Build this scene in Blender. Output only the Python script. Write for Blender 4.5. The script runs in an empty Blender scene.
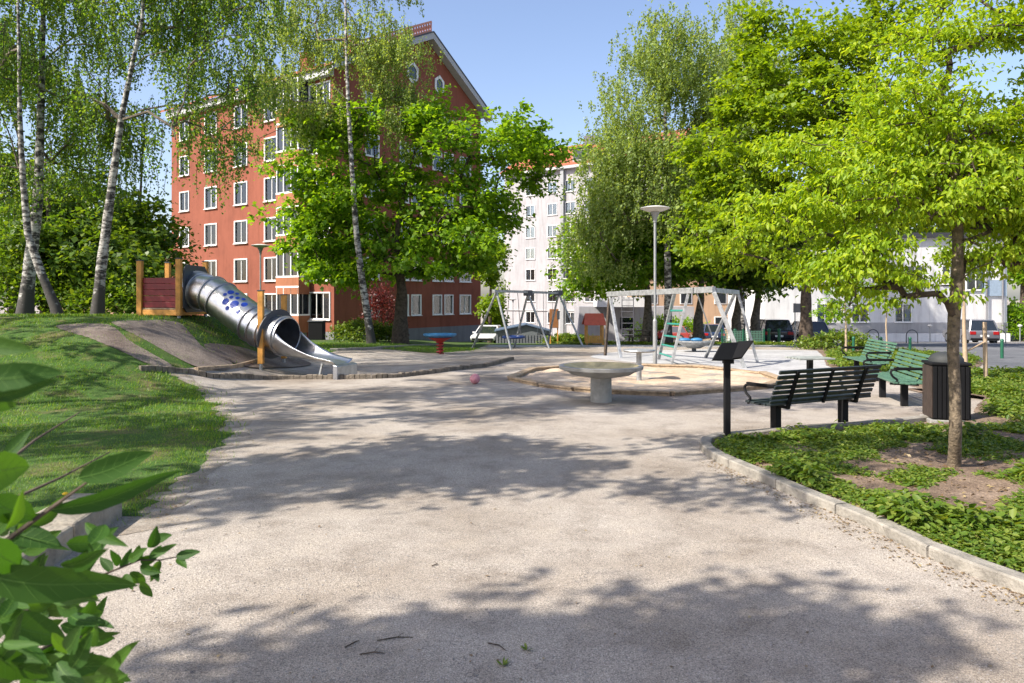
import bpy, bmesh, math, random
import numpy as np
from mathutils import Vector, Matrix
PI = math.pi
R = math.radians
random.seed(7)
rng = np.random.default_rng(11)
scn = bpy.context.scene
COL = scn.collection
F = 720.0            # focal length in pixels of the 1024 px frame
CAMZ = 1.7
HZ = 297.0

# ------------------------------------------------------------------ terrain
def sstep(t):
    t = np.clip(t, 0, 1)
    return t * t * (3 - 2 * t)

def terrain(x, y):
    x = np.asarray(x, float); y = np.asarray(y, float)
    yy = np.clip(y, 0, 50)
    z = -.01 * yy - 8.2e-6 * yy ** 3
    z = z - .05 * np.clip(y - 50, 0, 70)
    m1 = 1.42 * sstep((-x - 5.3) / 3.6) * sstep((y - 10.3) / 7.0) * (1 - sstep((y - 20.5) / 6) * sstep((x + 17) / 5)) * (1 - sstep((y - 36) / 10))
    m2 = .22 * sstep((-x - 2.5) / 3.5) * sstep((y - 21) / 4) * (1 - sstep((y - 40) / 10))
    z = z + np.maximum(m1, m2)
    # the ground climbs to the right of the pale house
    z = z + 2.6 * sstep((x - 41) / 10) * sstep((y - 58) / 8)
    z = z + .012 * np.sin(x * 1.3 + .7 * y) * np.cos(y * 1.1 - .4 * x)
    return z

def tz(x, y):
    return float(terrain(x, y))

def G(px, py):
    """Ground point seen at a pixel of the photograph."""
    kx = (px - 512) / F; kz = (HZ - py) / F
    d = .8; prev = d
    while d < 160:
        if CAMZ + kz * d <= tz(kx * d, d):
            a, b = prev, d
            for _ in range(30):
                m = (a + b) / 2
                if CAMZ + kz * m <= tz(kx * m, m): b = m
                else: a = m
            return Vector((kx * b, b, tz(kx * b, b)))
        prev = d; d *= 1.01
    return Vector((kx * 60, 60, tz(kx * 60, 60)))

def P(px, py, d):
    return Vector(((px - 512) / F * d, d, CAMZ + (HZ - py) / F * d))

def gd(px, d, up=0.0):
    x = (px - 512) / F * d
    return Vector((x, d, tz(x, d) + up))

# ------------------------------------------------------------------ materials
def newmat(name):
    m = bpy.data.materials.new(name); m.use_nodes = True
    nt = m.node_tree; nt.nodes.clear()
    out = nt.nodes.new('ShaderNodeOutputMaterial')
    return m, nt, out

def N(nt, t, **kw):
    n = nt.nodes.new(t)
    for k, v in kw.items():
        if k in n.inputs: n.inputs[k].default_value = v
        else: setattr(n, k, v)
    return n

def ramp(nt, fac, stops):
    r = nt.nodes.new('ShaderNodeValToRGB')
    el = r.color_ramp.elements
    while len(el) > 1: el.remove(el[-1])
    el[0].position = stops[0][0]; el[0].color = (*stops[0][1], 1)
    for p, c in stops[1:]:
        e = el.new(p); e.color = (*c, 1)
    nt.links.new(fac, r.inputs[0])
    return r.outputs[0]

def simple(name, col, rough=.6, metal=0, var=.12, scale=6, bump=0, bscale=60, spec=.5, col2=None, coat=0):
    m, nt, out = newmat(name)
    b = N(nt, 'ShaderNodeBsdfPrincipled', Roughness=rough, Metallic=metal)
    b.inputs['Specular IOR Level'].default_value = spec
    b.inputs['Coat Weight'].default_value = coat
    tc = N(nt, 'ShaderNodeTexCoord')
    no = N(nt, 'ShaderNodeTexNoise', Scale=scale, Detail=6, Roughness=.65)
    nt.links.new(tc.outputs['Object'], no.inputs['Vector'])
    c2 = col2 if col2 else tuple(max(0, c * (1 - var * 1.6)) for c in col)
    c1 = tuple(min(1, c * (1 + var * .8)) for c in col)
    nt.links.new(ramp(nt, no.outputs['Fac'], [(.3, c2), (.55, col), (.75, c1)]), b.inputs['Base Color'])
    if bump:
        n2 = N(nt, 'ShaderNodeTexNoise', Scale=bscale, Detail=5)
        nt.links.new(tc.outputs['Object'], n2.inputs['Vector'])
        bp = N(nt, 'ShaderNodeBump', Strength=bump, Distance=.02)
        nt.links.new(n2.outputs['Fac'], bp.inputs['Height'])
        nt.links.new(bp.outputs[0], b.inputs['Normal'])
    nt.links.new(b.outputs[0], out.inputs[0])
    return m

def leafmat(name, c_a, c_b, c_c, trans=.45, tcol=None, rough=.45):
    """Leaves: reflective upper side plus light shining through, colour differing from leaf to leaf."""
    m, nt, out = newmat(name)
    geo = N(nt, 'ShaderNodeNewGeometry')
    col = ramp(nt, geo.outputs['Random Per Island'], [(0, c_a), (.5, c_b), (1, c_c)])
    d = N(nt, 'ShaderNodeBsdfPrincipled', Roughness=rough)
    d.inputs['Specular IOR Level'].default_value = .35
    nt.links.new(col, d.inputs['Base Color'])
    t = N(nt, 'ShaderNodeBsdfTranslucent')
    mul = N(nt, 'ShaderNodeMix', data_type='RGBA', blend_type='MULTIPLY')
    mul.inputs[0].default_value = 1
    nt.links.new(col, mul.inputs[6])
    mul.inputs[7].default_value = (*(tcol or (1.9, 1.7, .5)), 1)
    nt.links.new(mul.outputs[2], t.inputs['Color'])
    mx = N(nt, 'ShaderNodeMixShader'); mx.inputs[0].default_value = trans
    nt.links.new(d.outputs[0], mx.inputs[1]); nt.links.new(t.outputs[0], mx.inputs[2])
    nt.links.new(mx.outputs[0], out.inputs[0])
    return m

def ground_mat(name, cols, s1, s2, s3, bump=.5, rough=.95, specks=None, grit=1.0):
    m, nt, out = newmat(name)
    b = N(nt, 'ShaderNodeBsdfPrincipled', Roughness=rough)
    b.inputs['Specular IOR Level'].default_value = .2
    geo = N(nt, 'ShaderNodeNewGeometry')
    big = N(nt, 'ShaderNodeTexNoise', Scale=s1, Detail=5, Roughness=.6)
    mid = N(nt, 'ShaderNodeTexNoise', Scale=s2, Detail=6, Roughness=.7)
    fin = N(nt, 'ShaderNodeTexVoronoi', Scale=s3)
    fin2 = N(nt, 'ShaderNodeTexNoise', Scale=s3 * .8, Detail=5, Roughness=.75)
    for n in (big, mid, fin, fin2): nt.links.new(geo.outputs['Position'], n.inputs['Vector'])
    c1 = ramp(nt, big.outputs['Fac'], [(.32, cols[0]), (.5, cols[1]), (.68, cols[2])])
    c2 = ramp(nt, mid.outputs['Fac'], [(.3, (.72, .7, .68)), (.5, (1, 1, 1)), (.72, (1.14, 1.13, 1.1))])
    c3 = ramp(nt, fin2.outputs['Fac'], [(.32, (1 - .5 * grit,) * 3), (.5, (1, 1, 1)), (.66, (1 + .3 * grit,) * 3)])
    cur = c1
    vor = N(nt, 'ShaderNodeTexVoronoi', Scale=s3 * 1.25); nt.links.new(geo.outputs['Position'], vor.inputs['Vector'])
    sv = N(nt, 'ShaderNodeSeparateColor'); nt.links.new(vor.outputs['Color'], sv.inputs[0])
    c4 = ramp(nt, sv.outputs[0], [(0, (1 - .42 * grit,) * 3), (.35, (.97, .96, .95)), (.8, (1.04, 1.03, 1.02)), (1, (1 + .3 * grit,) * 3)])
    for c in (c2, c3, c4):
        mm = N(nt, 'ShaderNodeMix', data_type='RGBA', blend_type='MULTIPLY'); mm.inputs[0].default_value = 1
        nt.links.new(cur, mm.inputs[6]); nt.links.new(c, mm.inputs[7]); cur = mm.outputs[2]
    if specks:
        v = N(nt, 'ShaderNodeTexVoronoi', Scale=specks[0])
        nt.links.new(geo.outputs['Position'], v.inputs['Vector'])
        lt = N(nt, 'ShaderNodeMath', operation='LESS_THAN'); lt.inputs[1].default_value = specks[1]
        nt.links.new(v.outputs['Distance'], lt.inputs[0])
        sel = ramp(nt, v.outputs['Color'], [(.0, specks[2]), (.6, specks[3])])
        mm = N(nt, 'ShaderNodeMix', data_type='RGBA')
        nt.links.new(lt.outputs[0], mm.inputs[0]); nt.links.new(cur, mm.inputs[6]); nt.links.new(sel, mm.inputs[7])
        cur = mm.outputs[2]
    nt.links.new(cur, b.inputs['Base Color'])
    ad = N(nt, 'ShaderNodeMath', operation='ADD')
    nt.links.new(fin.outputs['Distance'], ad.inputs[0]); nt.links.new(fin2.outputs['Fac'], ad.inputs[1])
    bp = N(nt, 'ShaderNodeBump', Strength=bump, Distance=.004)
    nt.links.new(ad.outputs[0], bp.inputs['Height']); nt.links.new(bp.outputs[0], b.inputs['Normal'])
    nt.links.new(b.outputs[0], out.inputs[0])
    return m

def birchbark():
    m, nt, out = newmat('birch_bark')
    b = N(nt, 'ShaderNodeBsdfPrincipled', Roughness=.75)
    tc = N(nt, 'ShaderNodeTexCoord')
    mp = N(nt, 'ShaderNodeMapping'); mp.inputs['Scale'].default_value = (2.6, 2.6, 5.5)
    nt.links.new(tc.outputs['Object'], mp.inputs[0])
    n = N(nt, 'ShaderNodeTexNoise', Scale=1.5, Detail=5, Roughness=.7)
    nt.links.new(mp.outputs[0], n.inputs['Vector'])
    c = ramp(nt, n.outputs['Fac'], [(.44, (.03, .026, .024)), (.49, (.16, .145, .13)), (.56, (.42, .4, .37)), (.8, (.62, .6, .56))])
    # rough black bark at the foot of the trunk
    sp = N(nt, 'ShaderNodeSeparateXYZ'); nt.links.new(tc.outputs['Object'], sp.inputs[0])
    n2 = N(nt, 'ShaderNodeTexNoise', Scale=3.5, Detail=4); nt.links.new(tc.outputs['Object'], n2.inputs['Vector'])
    ml = N(nt, 'ShaderNodeMath', operation='MULTIPLY_ADD'); ml.inputs[1].default_value = -3.2; ml.inputs[2].default_value = 1.45
    nt.links.new(n2.outputs['Fac'], ml.inputs[0])
    ad = N(nt, 'ShaderNodeMath', operation='ADD'); nt.links.new(sp.outputs[2], ad.inputs[0]); nt.links.new(ml.outputs[0], ad.inputs[1])
    f = ramp(nt, ad.outputs[0], [(.7, (0, 0, 0)), (1.0, (1, 1, 1))])
    mm = N(nt, 'ShaderNodeMix', data_type='RGBA'); nt.links.new(f, mm.inputs[0])
    mm.inputs[6].default_value = (.045, .04, .035, 1); nt.links.new(c, mm.inputs[7])
    nt.links.new(mm.outputs[2], b.inputs['Base Color'])
    bp = N(nt, 'ShaderNodeBump', Strength=.5, Distance=.03); nt.links.new(n.outputs['Fac'], bp.inputs['Height'])
    nt.links.new(bp.outputs[0], b.inputs['Normal'])
    nt.links.new(b.outputs[0], out.inputs[0])
    return m

def stucco(name, col, dirt, s=.35):
    m, nt, out = newmat(name)
    b = N(nt, 'ShaderNodeBsdfPrincipled', Roughness=.9)
    b.inputs['Specular IOR Level'].default_value = .2
    tc = N(nt, 'ShaderNodeTexCoord')
    a = N(nt, 'ShaderNodeTexNoise', Scale=s, Detail=8, Roughness=.7)
    mp = N(nt, 'ShaderNodeMapping'); mp.inputs['Scale'].default_value = (2.2, 2.2, .25)
    nt.links.new(tc.outputs['Object'], a.inputs['Vector']); nt.links.new(tc.outputs['Object'], mp.inputs[0])
    s2 = N(nt, 'ShaderNodeTexNoise', Scale=1.2, Detail=5, Roughness=.7); nt.links.new(mp.outputs[0], s2.inputs['Vector'])
    c1 = ramp(nt, a.outputs['Fac'], [(.3, dirt), (.5, col), (.7, tuple(min(1, c * 1.1) for c in col))])
    c2 = ramp(nt, s2.outputs['Fac'], [(.3, (.8, .79, .78)), (.5, (1, 1, 1)), (.7, (1.05, 1.05, 1.05))])
    mm = N(nt, 'ShaderNodeMix', data_type='RGBA', blend_type='MULTIPLY'); mm.inputs[0].default_value = 1
    nt.links.new(c1, mm.inputs[6]); nt.links.new(c2, mm.inputs[7]); nt.links.new(mm.outputs[2], b.inputs['Base Color'])
    f = N(nt, 'ShaderNodeTexNoise', Scale=25, Detail=4); nt.links.new(tc.outputs['Object'], f.inputs['Vector'])
    bp = N(nt, 'ShaderNodeBump', Strength=.35, Distance=.02); nt.links.new(f.outputs['Fac'], bp.inputs['Height'])
    nt.links.new(bp.outputs[0], b.inputs['Normal'])
    nt.links.new(b.outputs[0], out.inputs[0])
    return m

def roofmat():
    m, nt, out = newmat('roof_tiles')
    b = N(nt, 'ShaderNodeBsdfPrincipled', Roughness=.8)
    tc = N(nt, 'ShaderNodeTexCoord')
    br = N(nt, 'ShaderNodeTexBrick', Scale=2.6)
    br.inputs['Color1'].default_value = (.5, .15, .07, 1); br.inputs['Color2'].default_value = (.36, .1, .05, 1)
    br.inputs['Mortar'].default_value = (.1, .035, .02, 1); br.inputs['Mortar Size'].default_value = .03
    nt.links.new(tc.outputs['Object'], br.inputs['Vector']); nt.links.new(br.outputs['Color'], b.inputs['Base Color'])
    nt.links.new(b.outputs[0], out.inputs[0])
    return m

def glassmat():
    m, nt, out = newmat('window_glass')
    g = N(nt, 'ShaderNodeBsdfGlossy', Roughness=.03); g.inputs[0].default_value = (.9, .95, 1, 1)
    t = N(nt, 'ShaderNodeBsdfTransparent'); t.inputs[0].default_value = (.8, .86, .88, 1)
    fr = N(nt, 'ShaderNodeFresnel'); fr.inputs[0].default_value = 1.7
    ad = N(nt, 'ShaderNodeMath', operation='ADD'); ad.inputs[1].default_value = .02; nt.links.new(fr.outputs[0], ad.inputs[0])
    mx = N(nt, 'ShaderNodeMixShader'); nt.links.new(ad.outputs[0], mx.inputs[0])
    nt.links.new(t.outputs[0], mx.inputs[1]); nt.links.new(g.outputs[0], mx.inputs[2]); nt.links.new(mx.outputs[0], out.inputs[0])
    return m

M = {}
M['gravel'] = ground_mat('gravel', [(.27, .228, .185), (.365, .322, .275), (.42, .378, .33)], .5, 2.6, 150, .6,
                         specks=(42, .13, (.15, .11, .08), (.46, .39, .31)), grit=1.15)
M['soil'] = ground_mat('soil', [(.13, .09, .065), (.2, .145, .105), (.28, .21, .16)], .9, 9, 60, .8, specks=(22, .16, (.09, .06, .04), (.38, .26, .16)))
M['dirt'] = ground_mat('worn_dirt', [(.13, .1, .085), (.2, .165, .14), (.27, .22, .18)], .9, 6, 60, .9)
M['edge_dirt'] = ground_mat('edge_dirt', [(.23, .19, .15), (.31, .27, .225), (.37, .335, .29)], 2.2, 7, 120, .8, specks=(30, .2, (.1, .06, .035), (.4, .3, .17)))
M['turf'] = ground_mat('turf', [(.075, .125, .03), (.05, .11, .018), (.14, .125, .055)], 1.3, 7, 70, .8, specks=(13, .13, (.2, .17, .08), (.12, .12, .05)))
M['pavement'] = ground_mat('pavement', [(.33, .33, .33), (.4, .4, .4), (.45, .45, .44)], .4, 3, 70, .2, grit=.4)
M['asphalt'] = ground_mat('asphalt', [(.09, .095, .105), (.13, .135, .145), (.17, .17, .18)], .3, 3, 80, .2, grit=.4)
M['sand'] = ground_mat('sand', [(.42, .32, .22), (.52, .41, .3), (.6, .48, .36)], .8, 4, 60, .9, grit=.6)
M['plank_grey'] = simple('grey_slat', (.3, .32, .29), .7, var=.25)
M['timber'] = simple('grey_timber', (.2, .165, .125), .9, var=.4, scale=6, bump=.7, bscale=30)
M['kerbstone'] = simple('kerb_stone', (.29, .265, .225), .9, var=.3, scale=7, bump=.6, bscale=45)
M['block'] = simple('stone_block', (.3, .265, .21), .9, var=.3, scale=5, bump=.7, bscale=30)
M['concrete'] = simple('concrete', (.36, .35, .32), .85, var=.22, scale=4, bump=.4, bscale=60)
M['basin'] = simple('basin_inside', (.5, .42, .22), .8, var=.25, scale=5, bump=.3)
M['plank'] = simple('sun_bleached_plank', (.38, .28, .18), .8, var=.35, scale=9, bump=.5, bscale=40)
M['post_wood'] = simple('orange_stained_wood', (.58, .27, .05), .55, var=.22, scale=5, bump=.3, bscale=30)
M['maroon'] = simple('maroon_panel', (.2, .01, .016), .45, var=.15)
M['darkplate'] = simple('dark_plate', (.06, .065, .075), .5)
M['steel'] = simple('brushed_steel', (.62, .63, .65), .33, metal=1, var=.14, scale=5, bump=.12, bscale=9)
M['steel_dull'] = simple('dull_steel', (.45, .46, .48), .42, metal=1, var=.2)
M['galv'] = simple('galvanised_steel', (.4, .41, .41), .5, metal=.5, var=.3, scale=8)
M['lampgrey'] = simple('lamp_grey', (.3, .31, .31), .5, metal=.3)
M['lampwhite'] = simple('lamp_shade', (.55, .54, .5), .5)
M['dotblue'] = simple('blue_dots', (.01, .055, .4), .4)
M['blue'] = simple('blue_paint', (.01, .035, .15), .4)
M['bluedisc'] = simple('blue_rubber', (.045, .2, .4), .5, var=.25)
M['red'] = simple('red_paint', (.4, .03, .025), .5)
M['teal'] = simple('teal_rung', (.03, .24, .19), .45)
M['black'] = simple('black_metal', (.006, .006, .007), .7, spec=.25, var=.2)
M['blackslat'] = simple('dark_slat', (.02, .028, .03), .42, var=.6, scale=9, spec=.6)
M['greenslat'] = simple('green_slat', (.08, .17, .115), .4, var=.2)
M['greenpost'] = simple('green_post', (.01, .1, .05), .45)
M['binbrown'] = simple('bin_brown_side', (.045, .03, .023), .6, var=.3)
M['binlid'] = simple('bin_lid', (.03, .033, .033), .7)
M['pink'] = simple('pink_ball', (.6, .25, .28), .45, var=.2, scale=20)
M['bark'] = simple('bark', (.085, .062, .045), .95, var=.5, scale=9, bump=1, bscale=22)
M['barkgrey'] = simple('grey_bark', (.16, .13, .1), .95, var=.5, scale=8, bump=1, bscale=22)
M['barkyoung'] = simple('young_bark', (.17, .13, .085), .85, var=.5, col2=(.045, .036, .025), scale=16, bump=.8, bscale=40)
M['palestem'] = simple('pale_stem', (.4, .3, .2), .8, var=.2)
M['birch'] = birchbark()
M['redwall'] = stucco('red_plaster', (.25, .083, .052), (.2, .066, .042))
M['baywall'] = stucco('orange_plaster', (.34, .14, .075), (.29, .12, .065))
M['plinth'] = stucco('grey_plinth', (.2, .2, .21), (.16, .16, .17))
M['whitewall'] = stucco('white_plaster', (.36, .35, .355), (.31, .305, .31))
M['housewall'] = stucco('house_plaster', (.66, .65, .63), (.6, .59, .57))
M['houseplinth'] = stucco('house_plinth', (.38, .37, .36), (.33, .32, .31))
M['peach'] = stucco('peach_plaster', (.46, .31, .2), (.4, .27, .18))
M['roof'] = roofmat()
M['white'] = simple('white_frame', (.78, .77, .74), .5, var=.05)
M['cornice'] = simple('cornice_grey', (.42, .42, .42), .7, var=.1)
M['darkroof'] = simple('dark_roof_edge', (.04, .04, .045), .5)
M['glass'] = glassmat()
M['curtain'] = simple('curtain', (.62, .62, .62), .9, var=.15, scale=2)
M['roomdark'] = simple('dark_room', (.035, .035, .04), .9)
M['bluepanel'] = simple('grey_blue_panel', (.3, .38, .46), .6)
M['shed'] = simple('shed_boards', (.13, .145, .15), .8, var=.15)
M['shedroof'] = simple('shed_roof', (.09, .13, .19), .6)
M['rope'] = simple('rope', (.06, .06, .07), .8)
M['brownboard'] = simple('brown_board', (.3, .12, .04), .6)
M['carblack'] = simple('black_car_paint', (.012, .014, .02), .22, var=.05, spec=.7, coat=.8)
M['carblue'] = simple('navy_car_paint', (.02, .035, .08), .22, var=.05, coat=.8)
M['carsilver'] = simple('silver_car_paint', (.2, .2, .22), .3, metal=.4, var=.04, coat=.8)
M['carwhite'] = simple('white_car_paint', (.7, .7, .7), .28, var=.04, coat=.8)
M['carred'] = simple('red_car_paint', (.25, .025, .02), .25, var=.04, coat=.8)
M['carglass'] = simple('car_glass', (.015, .02, .025), .06, var=.0, spec=.9)
M['tyre'] = simple('tyre', (.015, .015, .015), .85)
M['taillight'] = simple('tail_light', (.35, .01, .01), .2)
M['headlight'] = simple('head_light', (.7, .7, .72), .15)
M['plate'] = simple('number_plate', (.75, .75, .72), .5)
M['leaf_maple'] = leafmat('maple_leaf', (.1, .215, .014), (.16, .295, .018), (.23, .36, .025), .54)
M['leaf_bright'] = leafmat('bright_maple_leaf', (.11, .2, .01), (.18, .28, .013), (.25, .34, .02), .5)
M['leaf_near'] = leafmat('elm_leaf', (.15, .26, .012), (.24, .36, .016), (.36, .45, .03), .5)
M['leaf_birch'] = leafmat('birch_leaf', (.06, .14, .022), (.115, .215, .032), (.21, .3, .055), .48)
M['leaf_dull'] = leafmat('silvery_birch_leaf', (.155, .235, .06), (.22, .31, .085), (.31, .38, .13), .5)
M['leaf_dark'] = leafmat('dark_leaf', (.05, .11, .012), (.09, .165, .018), (.16, .23, .03), .48)
M['leaf_cover'] = leafmat('ground_elder_leaf', (.065, .13, .016), (.12, .195, .024), (.23, .28, .055), .4)
M['leaf_shrub'] = leafmat('lilac_leaf', (.022, .075, .008), (.035, .1, .01), (.06, .14, .014), .4, tcol=(1.8, 1.6, .4), rough=.6)
M['leaf_vein'] = leafmat('leaf_vein', (.1, .2, .03), (.11, .22, .035), (.12, .24, .04), .3, rough=.6)
M['leaf_red'] = leafmat('purple_leaf', (.08, .02, .02), (.13, .03, .03), (.19, .05, .04), .35, tcol=(1.6, .8, .6))
M['grass'] = leafmat('grass_blade', (.07, .18, .012), (.115, .24, .018), (.26, .32, .06), .45)
M['litter'] = leafmat('litter', (.13, .08, .04), (.25, .17, .09), (.36, .28, .14), .2, tcol=(1, 1, 1))
M['yellow'] = simple('yellow_petal', (.8, .5, .01), .6)
M['pebble'] = simple('pebble', (.33, .3, .27), .9, var=.4, scale=3)

# ------------------------------------------------------------------ mesh builder
class MB:
    def __init__(self): self.v = []; self.f = []; self.m = []
    def add(self, vs, fs, mi=0):
        o = len(self.v); self.v += [tuple(p) for p in vs]
        self.f += [tuple(i + o for i in f) for f in fs]; self.m += [mi] * len(fs); return self
    def box(self, c, s, rz=0, mi=0, M4=None):
        hx, hy, hz = s[0] / 2, s[1] / 2, s[2] / 2
        vs = [Vector((x, y, z)) for z in (-hz, hz) for y in (-hy, hy) for x in (-hx, hx)]
        if rz: vs = [Matrix.Rotation(rz, 3, 'Z') @ v for v in vs]
        if M4 is not None: vs = [M4 @ v for v in vs]
        vs = [v + Vector(c) for v in vs]
        return self.add(vs, [(0, 2, 3, 1), (4, 5, 7, 6), (0, 1, 5, 4), (2, 6, 7, 3), (0, 4, 6, 2), (1, 3, 7, 5)], mi)
    def bar(self, a, b, w, h=None, up=Vector((0, 0, 1)), mi=0):
        a = Vector(a); b = Vector(b); h = h or w
        d = (b - a).normalized(); s = d.cross(up)
        if s.length < 1e-3: s = Vector((1, 0, 0))
        s.normalize(); u = s.cross(d)
        vs = []
        for p in (a, b):
            for q, r in ((-1, -1), (1, -1), (1, 1), (-1, 1)): vs.append(p + s * (q * w / 2) + u * (r * h / 2))
        return self.add(vs, [(3, 2, 1, 0), (4, 5, 6, 7), (0, 1, 5, 4), (1, 2, 6, 5), (2, 3, 7, 6), (3, 0, 4, 7)], mi)
    def tube(self, pts, rad, seg=8, cap=True, mi=0):
        pts = [Vector(p) for p in pts]; n = len(pts)
        if not hasattr(rad, '__len__'): rad = [rad] * n
        o = len(self.v); ref = None
        for i, p in enumerate(pts):
            t = (pts[min(i + 1, n - 1)] - pts[max(i - 1, 0)])
            if t.length < 1e-6: t = Vector((0, 0, 1))
            t.normalize()
            if ref is None:
                ref = Vector((1, 0, 0)) if abs(t.x) < .8 else Vector((0, 1, 0))
            s = (ref - t * ref.dot(t)).normalized(); ref = s; u = t.cross(s)
            for k in range(seg):
                a = 2 * PI * k / seg
                self.v.append(tuple(p + (s * math.cos(a) + u * math.sin(a)) * rad[i]))
        for i in range(n - 1):
            for k in range(seg):
                k2 = (k + 1) % seg
                self.f.append((o + i * seg + k, o + i * seg + k2, o + (i + 1) * seg + k2, o + (i + 1) * seg + k)); self.m.append(mi)
        if cap:
            self.f.append(tuple(o + k for k in reversed(range(seg)))); self.m.append(mi)
            self.f.append(tuple(o + (n - 1) * seg + k for k in range(seg))); self.m.append(mi)
        return self
    def lathe(self, prof, c=(0, 0, 0), seg=28, mi=0):
        o = len(self.v); n = len(prof)
        for r, z in prof:
            for k in range(seg):
                a = 2 * PI * k / seg
                self.v.append((c[0] + max(r, 1e-4) * math.cos(a), c[1] + max(r, 1e-4) * math.sin(a), c[2] + z))
        for i in range(n - 1):
            for k in range(seg):
                k2 = (k + 1) % seg
                self.f.append((o + i * seg + k, o + i * seg + k2, o + (i + 1) * seg + k2, o + (i + 1) * seg + k)); self.m.append(mi)
        return self
    def prism(self, poly, axis_vec, mi=0):
        """poly: list of 3D points, extruded along axis_vec"""
        n = len(poly); av = Vector(axis_vec)
        vs = [Vector(p) for p in poly] + [Vector(p) + av for p in poly]
        fs = [tuple(reversed(range(n))), tuple(range(n, 2 * n))]
        fs += [(i, (i + 1) % n, n + (i + 1) % n, n + i) for i in range(n)]
        return self.add(vs, fs, mi)
    def ball(self, c, r, seg=12, mi=0, sq=(1, 1, 1)):
        prof = [(r * math.sin(PI * i / seg), -r * math.cos(PI * i / seg)) for i in range(seg + 1)]
        o = len(self.v); self.lathe(prof, (0, 0, 0), seg * 2, mi)
        for i in range(o, len(self.v)):
            x, y, z = self.v[i]; self.v[i] = (c[0] + x * sq[0], c[1] + y * sq[1], c[2] + z * sq[2])
        return self
    def build(self, name, mats, parent=None, smooth=False, bevel=0, world=True):
        """world=True: vertices are world coordinates; they are moved into the parent's local frame."""
        vs = self.v
        if parent is not None and world:
            inv = parent_matrix(parent).inverted()
            vs = [tuple(inv @ Vector(p)) for p in vs]
        me = bpy.data.meshes.new(name); me.from_pydata(vs, [], self.f)
        mats = mats if isinstance(mats, (list, tuple)) else [mats]
        for m in mats: me.materials.append(m)
        if len(mats) > 1: me.polygons.foreach_set('material_index', self.m)
        if smooth: me.polygons.foreach_set('use_smooth', [True] * len(self.f))
        me.update()
        bm = bmesh.new(); bm.from_mesh(me); bmesh.ops.recalc_face_normals(bm, faces=bm.faces); bm.to_mesh(me); bm.free()
        if smooth:
            try: me.set_sharp_from_angle(angle=R(38))
            except Exception: pass
        o = bpy.data.objects.new(name, me); COL.objects.link(o)
        if parent is not None: o.parent = parent
        if bevel:
            b = o.modifiers.new('bevel', 'BEVEL'); b.width = bevel; b.segments = 2; b.limit_method = 'ANGLE'
        return o

def parent_matrix(o):
    m = Matrix.Translation(o.location) @ o.rotation_euler.to_matrix().to_4x4() @ Matrix.Diagonal((*o.scale, 1))
    return parent_matrix(o.parent) @ m if o.parent else m

def tag(o, label=None, cat=None, group=None, kind=None):
    if label: o['label'] = label
    if cat: o['category'] = cat
    if group: o['group'] = group
    if kind: o['kind'] = kind
    return o

def thing(name, label, cat, loc=(0, 0, 0), rz=0, group=None):
    o = bpy.data.objects.new(name, None); COL.objects.link(o)
    o.empty_display_size = .2
    o.location = loc; o.rotation_euler = (0, 0, rz)
    return tag(o, label, cat, group)

def copy_tree(o, parent=None):
    c = o.copy(); COL.objects.link(c); c.parent = parent
    for ch in list(o.children): copy_tree(ch, c)
    return c

def np_mesh(name, V, faces, mat, parent=None, smooth=False, kind=None, tri=False):
    """V (n,3) array in world coords, faces (m,k) int array"""
    if parent is not None:
        inv = np.array(parent_matrix(parent).inverted())
        V = V @ inv[:3, :3].T + inv[:3, 3]
    k = faces.shape[1]
    me = bpy.data.meshes.new(name)
    me.vertices.add(len(V)); me.vertices.foreach_set('co', np.ascontiguousarray(V, dtype=np.float32).ravel())
    me.loops.add(faces.size); me.loops.foreach_set('vertex_index', np.ascontiguousarray(faces, dtype=np.int32).ravel())
    me.polygons.add(len(faces)); me.polygons.foreach_set('loop_start', np.arange(0, faces.size, k, dtype=np.int32))
    me.materials.append(mat)
    me.update(calc_edges=True)
    if smooth: me.polygons.foreach_set('use_smooth', [True] * len(faces))
    o = bpy.data.objects.new(name, me); COL.objects.link(o)
    if parent is not None: o.parent = parent
    return o

# ------------------------------------------------------------------ leaves
def unit(a):
    return a / np.maximum(np.linalg.norm(a, axis=1, keepdims=True), 1e-9)

def leaf_arrays(C, D, Nn, L, W, fold=.25, shape='quad'):
    """C base points, D directions (unit), Nn approx normals, L lengths, W widths."""
    D = unit(D); S = unit(np.cross(D, Nn)); U = np.cross(S, D)
    L = np.broadcast_to(np.asarray(L, float).reshape(-1, 1), (len(C), 1)); W = np.broadcast_to(np.asarray(W, float).reshape(-1, 1), (len(C), 1))
    if shape == 'quad':
        mid = C + D * L * .45 + U * 0
        V = np.stack([C, mid + S * W / 2 + U * W * fold, C + D * L, mid - S * W / 2 + U * W * fold], 1).reshape(-1, 3)
        Fc = np.arange(len(C))[:, None] * 4 + np.array([0, 1, 2, 3])[None]
        return V, Fc
    if shape == 'oval':    # six sided pointed leaf, tip bent down, as two quads sharing the midrib
        a = C; b1 = C + D * L * .28 + S * W * .46 + U * W * fold; b2 = C + D * L * .66 + S * W * .38 + U * (W * fold - L * .05)
        t = C + D * L - U * L * .16
        c2 = C + D * L * .66 - S * W * .38 + U * (W * fold - L * .05); c1 = C + D * L * .28 - S * W * .46 + U * W * fold
        V = np.stack([a, b1, b2, t, c2, c1], 1).reshape(-1, 3)
        i = np.arange(len(C))[:, None] * 6
        Fc = np.concatenate([i + np.array([[0, 1, 2, 3]]), i + np.array([[0, 3, 4, 5]])], 0)
        return V, Fc

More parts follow.
